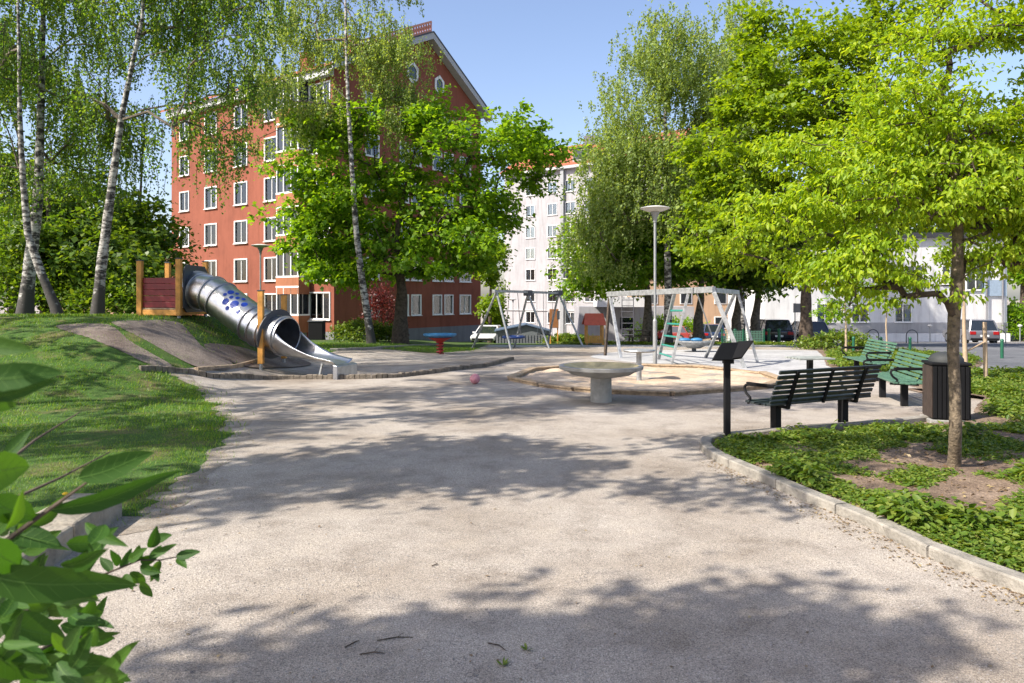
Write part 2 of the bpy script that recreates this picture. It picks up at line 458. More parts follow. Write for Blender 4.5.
class LeafBin:
    def __init__(self): self.V = []; self.F = []; self.n = 0
    def add(self, V, Fc):
        self.V.append(V); self.F.append(Fc + self.n); self.n += len(V)
    def build(self, name, mat, parent=None):
        return np_mesh(name, np.concatenate(self.V), np.concatenate(self.F), mat, parent)

def rand_dirs(n, r=rng):
    return unit(r.normal(size=(n, 3)))

# ------------------------------------------------------------------ trees
def grow(trunk, tips, r_tip, r_base, pw=2.2, wander=.12, r=rng):
    """Skeleton from the trunk polyline to every clump: nodes, parents, radii."""
    nodes = [np.array(p, float) for p in trunk]; par = [-1] + list(range(len(trunk) - 1)); ntr = len(trunk)
    start = max(1, int(ntr * .45))
    order = sorted(range(len(tips)), key=lambda i: np.min([np.linalg.norm(tips[i] - n) for n in nodes[start:ntr]]))
    for i in order:
        t = tips[i]
        A = np.array(nodes[start:]); d = np.linalg.norm(A - t, axis=1)
        up = np.clip(A[:, 2] - t[2], 0, None)          # do not hang branches from above
        j = int(np.argmin(d + 1.2 * up)) + start
        a = nodes[j]; dist = np.linalg.norm(t - a); k = max(2, int(dist / .7)); k = min(k, 5)
        last = j
        mid = (a + t) / 2 + r.normal(size=3) * wander * dist + np.array([0, 0, .1 * dist])
        for s in range(1, k + 1):
            u = s / k
            p = (1 - u) ** 2 * a + 2 * u * (1 - u) * mid + u * u * t
            nodes.append(p); par.append(last); last = len(nodes) - 1
    n = len(nodes); acc = np.zeros(n); haschild = np.zeros(n, bool)
    for i in range(n - 1, 0, -1):
        if not haschild[i]: acc[i] = max(acc[i], r_tip ** pw)
        acc[par[i]] += acc[i]; haschild[par[i]] = True
    rad = acc ** (1 / pw)
    sc = np.ones(n)
    rt = np.linspace(r_base, max(rad[ntr - 1], r_tip), ntr)
    rad = np.minimum(rad * (r_base / max(rad[0], 1e-6)) ** .5, r_base * .62)
    rad[:ntr] = np.maximum(rt, 0)
    return nodes, par, rad, ntr

def skel_mesh(nodes, par, rad, ntr, seg=6, tseg=12, limb=0):
    mb = MB()
    tr = nodes[:ntr]; rr = list(rad[:ntr])
    # smooth trunk polyline with a flared foot
    pts = []; rs = []
    for i in range(ntr - 1):
        for s in range(4):
            u = s / 4; pts.append(tr[i] * (1 - u) + tr[i + 1] * u); rs.append(rr[i] * (1 - u) + rr[i + 1] * u)
    pts.append(tr[-1]); rs.append(rr[-1])
    base = pts[0][2]
    rs = [q * (1 + .45 * math.exp(-(p[2] - base) / (q * 1.6 + .02))) * (1 + .05 * math.sin(5 * p[2] + q)) for p, q in zip(pts, rs)]
    pts[0] = pts[0] - np.array([0, 0, .15])
    mb.tube([Vector(p) for p in pts], rs, tseg)
    for i in range(ntr, len(nodes)):
        a = nodes[par[i]]; b = nodes[i]
        ra = rad[par[i]] if par[i] >= ntr else min(rad[i] * 1.15, rad[par[i]])
        s = seg if rad[i] > .02 else 4
        mb.tube([Vector(a), Vector(b)], [ra, rad[i]], s, cap=False, mi=limb)
    return mb

def ell_points(ells, n, bias=.45, r=rng):
    w = np.array([e[3] * e[5] * e[4] for e in ells]) ** .75; w /= w.sum()
    idx = r.choice(len(ells), n, p=w); D = rand_dirs(n, r); rad = r.random((n, 1)) ** bias
    c = np.array([e[:3] for e in ells])[idx]; s = np.array([e[3:6] for e in ells])[idx]
    return c + D * s * rad

def PE(px, py, d, rx, ry, rd):
    """ellipsoid given by pixel centre / pixel radii at depth d, rd depth radius in metres"""
    p = P(px, py, d)
    return (p.x, p.y, p.z, rx * d / F, rd, ry * d / F)

def broadleaf(name, label, trunk, ells, n_clump, leaves_per, L, W, leaf, bark, r_base, clump_r=.55, flat=.45, group=None,
              r_tip=.012, shape='quad', seed=1, cat='tree', droop=.25, limb=None):
    r = np.random.default_rng(seed)
    root = thing(name, label, cat, tuple(trunk[0]), 0, group)
    cl = ell_points(ells, n_clump, .42, r)
    tr = [np.array(p, float) for p in trunk]
    nodes, par, rad, ntr = grow(tr, [c for c in cl], r_tip, r_base, r=r)
    skel_mesh(nodes, par, rad, ntr, limb=1 if limb else 0).build('trunk', [bark, limb] if limb else bark, root, smooth=True)
    cen = np.mean(cl, 0)
    lb = LeafBin()
    cr = clump_r * (.6 + .8 * r.random(n_clump))
    ci = np.repeat(np.arange(n_clump), leaves_per)
    # sub clusters give each clump a lumpy outline
    sub = 6
    so = r.normal(size=(n_clump, sub, 3)) * cr[:, None, None] * np.array([.75, .75, flat * .8])
    si = r.integers(0, sub, len(ci))
    off = so[ci, si] + r.normal(size=(len(ci), 3)) * cr[ci][:, None] * np.array([.34, .34, .2 * (flat / .45)])
    C = cl[ci] + off
    out = C - cen; out = unit(out)
    D = unit(rand_dirs(len(C), r) * .8 + out * .5 + np.array([0, 0, -droop]))
    Nn = unit(rand_dirs(len(C), r) * .55 + np.array([0, 0, 1.0]) + out * .35)
    s = .45 + 1.0 * r.random(len(C)) ** .8
    lb.add(*leaf_arrays(C, D, Nn, L * s, W * s * (.8 + .4 * r.random(len(C))), .22, shape))
    crown = lb.build('crown', leaf, root)
    return root

def weeping(name, label, trunk, ells, n_clump, strands, length, L, leaf, bark, r_base, group=None, seed=1, step=.055, spread=.42, cat='tree', upright=.3):
    """Birch: limbs to each clump, thin hanging strands with small leaves along them."""
    r = np.random.default_rng(seed)
    root = thing(name, label, cat, tuple(trunk[0]), 0, group)
    cl = ell_points(ells, n_clump, .5, r)
    tr = [np.array(p, float) for p in trunk]
    nodes, par, rad, ntr = grow(tr, [c for c in cl], .01, r_base, r=r, wander=.1)
    skel_mesh(nodes, par, rad, ntr, seg=5, limb=1).build('trunk', [bark, M['barkgrey']], root, smooth=True)
    S = n_clump * strands
    st = np.repeat(cl, strands, 0) + r.normal(size=(S, 3)) * np.array([spread, spread, spread * .45])
    ln = length * (.25 + .9 * r.random(S) ** 1.3)
    K = max(4, int(length * 1.15 / step))
    k = np.arange(K)
    tt = k[None, :] * step                       # metres down the strand
    valid = tt < ln[:, None]
    ph = r.random((S, 1)) * 6.28; amp = .05 + .1 * r.random((S, 1)); ph2 = r.random((S, 1)) * 6.28
    drift = r.normal(size=(S, 2)) * .12
    X = st[:, 0:1] + amp * np.sin(tt * 1.8 + ph) + drift[:, 0:1] * tt
    Y = st[:, 1:2] + amp * np.sin(tt * 1.5 + ph2) + drift[:, 1:2] * tt
    Z = st[:, 2:3] - tt
    lb = LeafBin()
    sel = np.where(valid)
    C = np.stack([X[sel], Y[sel], Z[sel]], 1)
    C = np.concatenate([C + r.normal(size=C.shape) * .035, C + r.normal(size=C.shape) * .09])
    a = r.random(len(C)) * 6.28
    D = unit(np.stack([np.cos(a), np.sin(a), -.9 - .5 * r.random(len(C))], 1))
    Nn = unit(rand_dirs(len(C), r) + np.stack([np.cos(a), np.sin(a), .3 + 0 * a], 1))
    s = .65 + .7 * r.random(len(C))
    lb.add(*leaf_arrays(C, D, Nn, L * s, L * .78 * s, .15))
    # the strand itself
    j = np.arange(0, K, 6)
    wv = .0035
    Vs = []; Fs = []; base = 0
    for i in range(S):
        jj = j[j * step < ln[i]]
        if len(jj) < 2: continue
        p = np.stack([X[i, jj], Y[i, jj], Z[i, jj]], 1)
        q = p + np.array([wv * 1.6, wv * .8, 0]); p = p - np.array([wv * 1.6, wv * .8, 0])
        n = len(jj); Vs.append(np.concatenate([p, q]))
        m = np.arange(n - 1)
        Fs.append(np.stack([m, m + 1, m + 1 + n, m + n], 1) + base); base += 2 * n
    crown = lb.build('crown', leaf, root)
    if Vs: np_mesh('hanging_foliage', np.concatenate(Vs), np.concatenate(Fs), M['bark'], crown)
    # unparent transform: the crown sits at the root origin so world coordinates were already converted
    return root

def shrub(name, label, c, rx, ry, rz, n, L, W, leaf, group=None, seed=3, cat='shrub', stems=9):
    r = np.random.default_rng(seed)
    root = thing(name, label, cat, tuple(c), 0, group)
    mb = MB()
    for i in range(stems):
        a = r.random() * 6.28; q = .3 + .6 * r.random()
        t = Vector(c) + Vector((rx * q * math.cos(a), ry * q * math.sin(a), rz * (1.1 + .6 * r.random())))
        mb.tube([Vector(c) + Vector((.15 * rx * math.cos(a), .15 * ry * math.sin(a), -.05)), (Vector(c) + t) / 2 + Vector((0, 0, rz * .15)), t], [.018, .012, .006], 5)
    mb.build('stems', M['bark'], root)
    k = max(6, n // 60)
    cc = rand_dirs(k, r); cc[:, 2] = np.abs(cc[:, 2]) * 1.7 - .55
    cl = np.array(c) + np.array([0, 0, rz * .75]) + cc * np.array([rx, ry, rz]) * (.55 + .5 * r.random((k, 1)))
    ci = r.integers(0, k, n)
    C = cl[ci] + r.normal(size=(n, 3)) * np.array([rx, ry, rz]) * .2
    C[:, 2] = np.maximum(C[:, 2], c[2] + .03)
    D = unit(rand_dirs(n, r) + unit(C - np.array(c)) * .5)
    Nn = unit(rand_dirs(n, r) * .6 + np.array([0, 0, 1.0]))
    s = .7 + .6 * r.random(n)
    lb = LeafBin(); lb.add(*leaf_arrays(C, D, Nn, L * s, W * s, .2)); lb.build('foliage', leaf, root)
    return root

# ------------------------------------------------------------------ draped sheets
def inpoly(x, y, poly):
    x = np.asarray(x); y = np.asarray(y); c = np.zeros(x.shape, bool); n = len(poly)
    for i in range(n):
        x1, y1 = poly[i][0], poly[i][1]; x2, y2 = poly[(i + 1) % n][0], poly[(i + 1) % n][1]
        if y1 == y2: continue
        hit = ((y1 > y) != (y2 > y)) & (x < (x2 - x1) * (y - y1) / (y2 - y1) + x1)
        c ^= hit
    return c

def edge_dist(x, y, poly, closed=True):
    n = len(poly); best = np.full(np.asarray(x).shape, 1e9); bx = np.array(x, float); by = np.array(y, float)
    for i in range(n if closed else n - 1):
        x1, y1 = poly[i][0], poly[i][1]; x2, y2 = poly[(i + 1) % n][0], poly[(i + 1) % n][1]
        dx, dy = x2 - x1, y2 - y1; q = dx * dx + dy * dy + 1e-12
        t = np.clip(((x - x1) * dx + (y - y1) * dy) / q, 0, 1)
        px, py = x1 + t * dx, y1 + t * dy; d = np.hypot(x - px, y - py)
        m = d < best; best = np.where(m, d, best); bx = np.where(m, px, bx); by = np.where(m, py, by)
    return best, bx, by

def smooth_line(pts, n=6, closed=False):
    """Catmull-Rom through 2D points"""
    P_ = [np.array([p[0], p[1]], float) for p in pts]; out = []; m = len(P_)
    for i in range(m if closed else m - 1):
        p0 = P_[(i - 1) % m] if closed or i > 0 else P_[0]
        p1 = P_[i]; p2 = P_[(i + 1) % m]; p3 = P_[(i + 2) % m] if closed or i + 2 < m else P_[-1]
        for s in range(n):
            t = s / n
            out.append(.5 * ((2 * p1) + (-p0 + p2) * t + (2 * p0 - 5 * p1 + 4 * p2 - p3) * t * t + (-p0 + 3 * p1 - 3 * p2 + p3) * t ** 3))
    if not closed: out.append(P_[-1])
    return [tuple(p) for p in out]

def drape(name, poly, cell, dz, mat, kind='structure', parent=None, extra=None):
    xs = [p[0] for p in poly]; ys = [p[1] for p in poly]
    gx = np.arange(min(xs) - cell, max(xs) + cell * 1.5, cell); gy = np.arange(min(ys) - cell, max(ys) + cell * 1.5, cell)
    X, Y = np.meshgrid(gx, gy, indexing='ij'); ins = inpoly(X, Y, poly)
    d, bx, by = edge_dist(X, Y, poly)
    near = (~ins) & (d < cell * 1.05)
    ok = ins | near
    X2 = np.where(near, bx, X); Y2 = np.where(near, by, Y)
    Z = terrain(X2, Y2) + dz
    if extra is not None: Z = Z + extra(X2, Y2)
    nx, ny = X.shape; idx = np.arange(nx * ny).reshape(nx, ny)
    c = ok[:-1, :-1] & ok[1:, :-1] & ok[1:, 1:] & ok[:-1, 1:]
    c &= (ins[:-1, :-1] | ins[1:, :-1] | ins[1:, 1:] | ins[:-1, 1:])
    fc = np.stack([idx[:-1, :-1][c], idx[1:, :-1][c], idx[1:, 1:][c], idx[:-1, 1:][c]], 1)
    used = np.unique(fc); mp = np.full(nx * ny, -1); mp[used] = np.arange(len(used))
    V = np.stack([X2.ravel(), Y2.ravel(), Z.ravel()], 1)[used]
    o = np_mesh(name, V, mp[fc], mat, parent, smooth=True)
    if kind: o['kind'] = kind
    return o

# ================================================================== GROUND
def axis_steps(lo, hi, fine_lo, fine_hi, fine, growf=1.16):
    a = list(np.arange(fine_lo, fine_hi, fine)); s = fine; p = a[-1]
    while p < hi: s *= growf; p += s; a.append(p)
    s = fine; p = a[0]
    while p > lo: s *= growf; p -= s; a.insert(0, p)
    return np.array(a)
gx = axis_steps(-600, 600, -16, 16, .2); gy = axis_steps(-60, 900, 1, 30, .2)
X, Y = np.meshgrid(gx, gy, indexing='ij'); Z = terrain(X, Y)
nx, ny = X.shape; idx = np.arange(nx * ny).reshape(nx, ny)
fc = np.stack([idx[:-1, :-1].ravel(), idx[1:, :-1].ravel(), idx[1:, 1:].ravel(), idx[:-1, 1:].ravel()], 1)
o = np_mesh('ground', np.stack([X.ravel(), Y.ravel(), Z.ravel()], 1), fc, M['gravel'], smooth=True)
tag(o, kind='structure')

g2 = lambda px, py: (G(px, py).x, G(px, py).y)

# lawn on the left, over the mound and behind the slide
lawn_edge = smooth_line([(-2.95, 5.75), g2(150, 500), g2(182, 478), g2(224, 440), g2(220, 415), g2(203, 395), g2(188, 384), g2(168, 375)], 6)
lawn_edge = [(p[0] + .1 * math.sin(3.1 * i) + .07 * math.sin(7.7 * i + 1), p[1] + .1 * math.cos(2.3 * i)) for i, p in enumerate(lawn_edge)]
lawn_back = [g2(236, 366), g2(262, 356), g2(300, 352), g2(347, 350), g2(376, 348.5), (-3.2, 27), (-1.6, 30), (-1.2, 40), (-.5, 58), (-60, 58), (-60, 3.2), (-3.4, 3.2), (-3.3, 5.7)]
lawn = lawn_edge + lawn_back
def offset_line(line, d, seed):
    rr = random.Random(seed); out = []
    for i, p in enumerate(line):
        a = line[max(i - 1, 0)]; b = line[min(i + 1, len(line) - 1)]; tx_, ty_ = b[0] - a[0], b[1] - a[1]; l_ = math.hypot(tx_, ty_) + 1e-6
        q = d * (.45 + .9 * rr.random()); out.append((p[0] + ty_ / l_ * q, p[1] - tx_ / l_ * q))
    return out
drape('dirt', smooth_line(offset_line(lawn_edge, .3, 1), 3) + list(reversed(offset_line(lawn_edge, -.4, 2))), .07, .003, M['edge_dirt'])
drape('lawn', lawn, .1, .005, M['turf'], extra=lambda x, y: .02 * sstep(edge_dist(x, y, lawn)[0] / .5))
worn1 = smooth_line([g2(*p) for p in [(55, 328), (80, 325), (108, 326), (128, 341), (150, 354), (172, 367), (150, 366), (120, 352), (90, 340)]], 4, True)
worn2 = smooth_line([g2(*p) for p in [(112, 323), (140, 322), (176, 323), (192, 336), (205, 350), (232, 364), (226, 371), (200, 369), (175, 358), (150, 344), (124, 331)]], 4, True)
worn3 = smooth_line([g2(*p) for p in [(205, 345), (240, 348), (268, 356), (300, 360), (310, 366), (262, 369), (240, 366), (215, 356)]], 4, True)
for w in (worn1, worn2, worn3): drape('dirt_path', w, .1, .034, M['dirt'])
# pale paving under the climbing frame, sand, street
pav = smooth_line([g2(590, 357), g2(625, 351.5), g2(700, 349.5), g2(790, 350), (13.5, 26.5), (10, 20.5), g2(850, 372), g2(790, 378), g2(762, 373), g2(700, 364), g2(640, 363)], 4, True)
drape('pavement', pav, .25, .005, M['pavement'])
drape('footpath', [(-1.2, 34.2), (16, 34), (16, 37.4), (-1.2, 37.8)], .5, .006, M['pavement'])
drape('street', [(6.8, 43), (120, 43), (120, 57.3), (9.5, 57.3), (9.5, 90), (6.8, 90)], 1.0, .006, M['asphalt'])
drape('sidewalk', [(16, 57.3), (120, 57.3), (120, 59.5), (16, 59.5)], 1.0, .02, M['pavement'])
drape('path', [(12.3, 18.6), (60, 17.8), (60, 43), (16.55, 43), (16.55, 33.3), (15.5, 24)], .4, .007, M['asphalt'])
drape('verge', [(-1.2, 37.8), (16.5, 37.5), (16.5, 43), (-1.2, 43)], .6, .008, M['turf'])
drape('yard', [(-1, 44), (6.8, 44), (6.8, 90), (-1, 90)], 1.0, .005, M['asphalt'])

# sandbox
sb_px = [(511, 380), (533, 371), (566, 368.2), (641, 367), (699, 368.5), (762, 375), (783, 382), (765, 388.5), (671, 396), (612, 393.5), (575, 391), (541, 386.5)]
sb = [g2(*p) for p in sb_px]
sand_poly = sb
drape('sand', sb, .12, .02, M['sand'], extra=lambda x, y: .03 * np.sin(3.1 * x + y) * np.sin(2.3 * y - x) + .02 * np.sin(7 * x) * np.sin(6 * y))
c0 = np.mean(np.array(sb), 0)
root = thing('sandbox_frame', 'low many-sided frame of weathered planks round the sand beside the concrete basin', 'sandbox', (c0[0], c0[1], tz(*c0)))
for i in range(len(sb)):
    a, b = sb[i], sb[(i + 1) % len(sb)]
    za, zb = tz(*a) + rng.normal() * .008, tz(*b) + rng.normal() * .008
    A = Vector((a[0], a[1], za - .03)); B = Vector((b[0], b[1], zb - .03)); d = (B - A).normalized()
    A += d * .012; B -= d * .012
    mb = MB(); mb.bar(A, B, .15, .16)
    mb.bar(A + Vector((0, 0, .1)), B + Vector((0, 0, .1)), .2, .035)
    mb.build('plank', M['plank'], root, bevel=.008)

# edging of upright stones round the slide area
def stones(name, line, w, h, dz, length, mat, gap=.012, z_extra=0, jit=.006, bevel=.01, rnd=5):
    mb = MB(); rr = random.Random(rnd)
    pts = [Vector((p[0], p[1], 0)) for p in line]
    segs = [(pts[i + 1] - pts[i]).length for i in range(len(pts) - 1)]; tot = sum(segs)
    def at(s):
        for i, L_ in enumerate(segs):
            if s <= L_ or i == len(segs) - 1:
                return pts[i] + (pts[i + 1] - pts[i]) * (min(s, L_) / max(L_, 1e-9))
            s -= L_
    s = 0
    while s < tot - length * .4:
        e = min(s + length * (.85 + .3 * rr.random()), tot)
        k = 1 if e - s < .3 else 3
        prev = None
        for q in range(k):
            a = at(s + (e - s - gap) * q / k); b = at(s + (e - s - gap) * (q + 1) / k)
            zz = h + rr.uniform(-jit, jit) if q == 0 else zz
            a = Vector((a.x, a.y, tz(a.x, a.y) + z_extra)); b = Vector((b.x, b.y, tz(b.x, b.y) + z_extra))
            d = (b - a); d.z = 0; d.normalize(); n = Vector((-d.y, d.x, 0))
            ring_a = [a + n * w / 2 - Vector((0, 0, dz)), a - n * w / 2 - Vector((0, 0, dz)), a - n * w / 2 + Vector((0, 0, zz - .012)), a - n * (w / 2 - .012) + Vector((0, 0, zz)), a + n * (w / 2 - .012) + Vector((0, 0, zz)), a + n * w / 2 + Vector((0, 0, zz - .012))]
            ring_b = [v + (b - a) for v in ring_a]
            o_ = len(mb.v); 
            if prev is None: mb.v += [tuple(v) for v in ring_a]; mb.f.append(tuple(range(o_, o_ + 6))); mb.m.append(0); prev = o_; o_ += 6
            mb.v += [tuple(v) for v in ring_b]
            for j in range(6):
                j2 = (j + 1) % 6; mb.f.append((prev + j, prev + j2, o_ + j2, o_ + j)); mb.m.append(0)
            prev = o_
        mb.f.append(tuple(reversed(range(prev, prev + 6)))); mb.m.append(0)
        s = e
    o = mb.build(name, mat); o['kind'] = 'structure'
    return o
edge1 = smooth_line([g2(*p) for p in [(140, 371), (191, 373.5), (212, 377.5), (278, 379.5), (376, 378.5), (419, 375), (487, 366.5), (513, 359.5)]], 8)
stones('kerb', edge1, .1, .1, .08, .13, M['timber'], jit=.015)
edge2 = smooth_line([g2(*p) for p in [(196, 371), (236, 367), (262, 360)]], 6)
stones('kerb', edge2, .1, .07, .08, .7, M['plank'], rnd=8)
edge3 = smooth_line([g2(*p) for p in [(330, 351), (347, 350.5), (376, 349), (410, 346.5), (440, 345.5)]], 6)
stones('kerb', edge3, .12, .09, .08, .8, M['kerbstone'], rnd=9)

# planting bed on the right with its stone kerb
kerb_px = [(1075, 615), (1024, 591), (946, 562), (873, 526), (820, 505), (770, 483), (735, 468), (712, 456), (705, 447), (716, 440.5), (760, 436.5), (850, 429), (925, 421.5), (972, 415.5)]
kerb = smooth_line([g2(*p) for p in kerb_px], 8)
kx0 = len(kerb)
stones('kerb', kerb, .13, .085, .1, .95, M['kerbstone'], gap=.012, rnd=12)
bed = [kerb[i] for i in range(len(kerb))] + [g2(985, 400), (7.9, 13.5), (8.0, 14.5), (22, 14.5), (22, 2.6)]
def bedz(x, y):
    d, _, _ = edge_dist(x, y, kerb, closed=False)
    return .045 * sstep((d - .1) / .5) + .02 * np.sin(2.7 * x + 1.1 * y) * np.sin(2.2 * y)
drape('flowerbed_soil', bed, .1, .02, M['soil'], extra=bedz)
bed2 = smooth_line([(7.75, 11.3), (7.55, 13.2), (8.3, 15), (8.5, 17.2), (7.4, 18.9), (7.4, 20.5), (9, 25.5), (15, 33), (60, 33), (60, 14.9), (16, 14.9), (9.2, 14.9), (8.6, 13.6), (8.3, 11.4)], 3, True)
drape('back_flowerbed_soil', [(7.75, 12.2), (8.5, 15), (9.0, 17.6), (8.7, 18.9), (8.95, 20.5), (11, 25.5), (13.8, 33), (17.5, 33), (14.5, 22), (11.5, 18.2), (60, 17.2), (60, 14.6), (7.9, 14.6)], .3, .014, M['soil'])

# stone block wall at the left edge
root = None
mb = MB()
bx = [(-2.93, 5.78), (-2.98, 5.05), (-3.02, 4.2)]
def wall_block(y0, y1, x0, x1, h, name='stone_block'):
    m_ = MB(); zb = tz(x0, y0) - .08
    m_.prism([(x0, y0, zb), (x0 - .42, y0, zb), (x1 - .42, y1, zb), (x1, y1, zb)], (0, 0, h + .08))
    return m_
for i, (y0, y1, x0, x1, h, lb_) in enumerate([(5.78, 5.0, -3.12, -3.03, .19, 'pale stone block ending the low wall at the lawn edge'),
                                          (4.97, 4.0, -3.02, -2.93, .185, 'pale stone block behind the leafy shrub branch, nearer of the wall'),
                                          (3.97, 2.9, -2.92, -2.82, .18, 'stone block hidden among the shrub leaves at the path edge')]):
    o = wall_block(y0, y1, x0, x1, h).build('stone_block', M['block'], bevel=.025)
    tag(o, lb_, 'stone block', 'blocks of the low stone wall by the lawn')
# ================================================================== GRASS AND COVER
def in_view(x, y, pad=.06):
    k = x / np.maximum(y, .1)
    return (np.abs(k) < .711 + pad) & (y > 2.5)

def grass(name, poly, y0, y1, n, h, w, avoid=(), seed=5, thin=.35, label=None):
    r = np.random.default_rng(seed)
    # sample uniformly over the visible wedge
    xs = [p[0] for p in poly]
    lo, hi = max(min(xs), -.78 * y1), max(xs) + .5
    X = r.uniform(lo, hi, n); Y = r.uniform(y0, y1, n)
    jt = .02 + .16 * r.random(n) ** 2 * (1 + .06 * Y); X2, Y2 = X + jt * r.normal(size=n), Y + jt * r.normal(size=n)
    ok = inpoly(X2, Y2, poly) & in_view(X, Y)
    for a in avoid: ok &= ~inpoly(X2 + .16 * r.normal(size=n), Y2 + .16 * r.normal(size=n), a)
    # bare patches
    pat = np.sin(1.9 * X + 2.3 * np.sin(.8 * Y)) * np.sin(2.4 * Y + 1.7 * np.sin(.9 * X)) + .4 * np.sin(6 * X + 3) * np.sin(5 * Y)
    ok &= (r.random(n) > thin * np.clip(pat + .25, 0, 1) * 1.4)
    X, Y, pat = X[ok], Y[ok], pat[ok]; k = len(X)
    C = np.stack([X, Y, terrain(X, Y) + .01], 1)
    a = r.random(k) * 6.28; lean = .25 + .5 * r.random(k)
    D = unit(np.stack([np.cos(a) * lean, np.sin(a) * lean, np.ones(k)], 1))
    S = np.stack([-np.sin(a), np.cos(a), np.zeros(k)], 1)
    hh = h * (.5 + .9 * r.random(k)) * (1 - .35 * np.clip(pat, 0, 1)); ww = w * (.7 + .6 * r.random(k))
    V = np.stack([C - S * ww[:, None] / 2, C + S * ww[:, None] / 2, C + D * hh[:, None] + np.stack([np.cos(a), np.sin(a), -.3 + 0 * a], 1) * (hh * .2)[:, None]], 1).reshape(-1, 3)
    Fc = np.arange(k)[:, None] * 3 + np.array([[0, 1, 2]])
    o = np_mesh(name, V, Fc, M['grass']); tag(o, label, 'grass', kind='stuff'); return o
slide_pit = [g2(*p) for p in [(205, 345), (240, 348), (268, 356), (300, 360), (310, 366), (262, 369), (240, 366), (215, 356)]]
grass('grass', lawn, 4, 9.5, 90000, .05, .006, (worn1, worn2), 5, .45, 'short sunlit lawn grass beside the gravel at the left edge')
grass('mound_grass', lawn, 9.5, 17, 110000, .065, .011, (worn1, worn2, worn3), 6, .5, 'patchy grass on the slope of the mound below the birches')
grass('lawn_grass', lawn, 17, 32, 90000, .09, .022, (worn1, worn2, worn3), 7, .4, 'grass on top of the mound and behind the tube slide')

def cover(name, poly, y0, y1, n_plants, per, L, W, h, label, seed=5, thr=-.25, xmax=30, avoid=None, leaf='leaf_cover', extra=None):
    """Low leafy plants in patches: every plant is a rosette of toothed leaflets."""
    r = np.random.default_rng(seed)
    X = r.uniform(min(p[0] for p in poly), min(xmax, max(p[0] for p in poly)), n_plants * 6); Y = r.uniform(y0, y1, len(X))
    ok = inpoly(X, Y, poly) & in_view(X, Y, .03) & (edge_dist(X, Y, poly)[0] > .12 + .1 * (Y > 8.4)) & (np.hypot(X - 2.72, Y - 9.1) > .3)
    if avoid is not None:
        for (ax, ay, ar) in avoid: ok &= np.hypot(X - ax, Y - ay) > ar * (.7 + .5 * r.random(len(X)))
    pat = np.sin(2.1 * X + 1.3 * np.sin(1.7 * Y) + 1) * np.sin(2.6 * Y + 1.1 * np.sin(2.1 * X)) + .5 * np.sin(5.2 * X + 1) * np.sin(4.7 * Y + 2)
    ok &= pat > thr * (1 + .8 * r.random(len(X)))
    X, Y, pat = X[ok][:n_plants], Y[ok][:n_plants], pat[ok][:n_plants]; k = len(X)
    Z = terrain(X, Y) + .05 + (0 if extra is None else extra)
    hs = h * (.35 + .8 * r.random(k)) * np.clip(.6 + pat, .35, 1.3)
    C = np.repeat(np.stack([X, Y, Z], 1), per, 0); hr = np.repeat(hs, per)
    a = r.random(len(C)) * 6.28; rr_ = r.random(len(C)) ** .7
    C = C + np.stack([np.cos(a) * rr_ * .09 * (L / .05), np.sin(a) * rr_ * .09 * (L / .05), hr * (1.05 - .5 * rr_ ** 2) * (.75 + .4 * r.random(len(C)))], 1)
    D = unit(np.stack([np.cos(a), np.sin(a), -.15 + .5 * r.normal(size=len(C))], 1))
    Nn = unit(rand_dirs(len(C), r) * .35 + np.array([0, 0, 1.0]) + np.stack([np.cos(a), np.sin(a), 0 * a], 1) * .25)
    s = .6 + .7 * r.random(len(C))
    lb = LeafBin(); lb.add(*leaf_arrays(C, D, Nn, L * s, W * s, .12, 'oval'))
    o = lb.build(name, M[leaf]); tag(o, label, 'ground cover', kind='stuff'); return o
tx, ty = g2(954, 470)
cover('ground_cover', bed, 3.0, 9.7, 3300, 13, .043, .028, .055, 'low leafy ground cover in patches round the slim tree inside the kerb', 5, -.12, 8, [(tx, ty, .6), (tx - .9, ty - .2, .35), (tx + .5, ty - .3, .4)])
cover('back_ground_cover', bed, 8.6, 14.5, 2600, 12, .065, .042, .16, 'taller leafy plants filling the bed behind the litter bin', 6, -.35, 14, [(6.3, 10.2, .95), (5.2, 9.8, .8), (4.2, 9.2, .7)])
bed2l = [(7.75, 12.2), (8.5, 15), (9.0, 17.6), (8.7, 18.9), (8.95, 20.5), (11, 25.5), (13.8, 33), (17.5, 33), (14.5, 22), (11.5, 18.2), (60, 17.2), (60, 14.6), (7.9, 14.6)]
cover('far_ground_cover', bed2l, 12.4, 27, 2600, 12, .09, .055, .15, 'yellow-green leafy plants in the bed behind the green benches', 8, -.35, 22)
cover('verge_plants', [(2.5, 38), (16.4, 37.6), (16.4, 42.8), (2.5, 42.8)], 37.6, 42.8, 800, 10, .12, .07, .07, 'low green plants on the verge before the street', 9, .1, 30)
# lumps of bright leaves near the kerb
cover('bright_ground_cover', bed, 3.4, 6.9, 800, 16, .07, .048, .12, 'brighter taller leaf clumps near the kerb at the right edge', 15, .45, 7, [(tx, ty, .6)], leaf='leaf_cover')

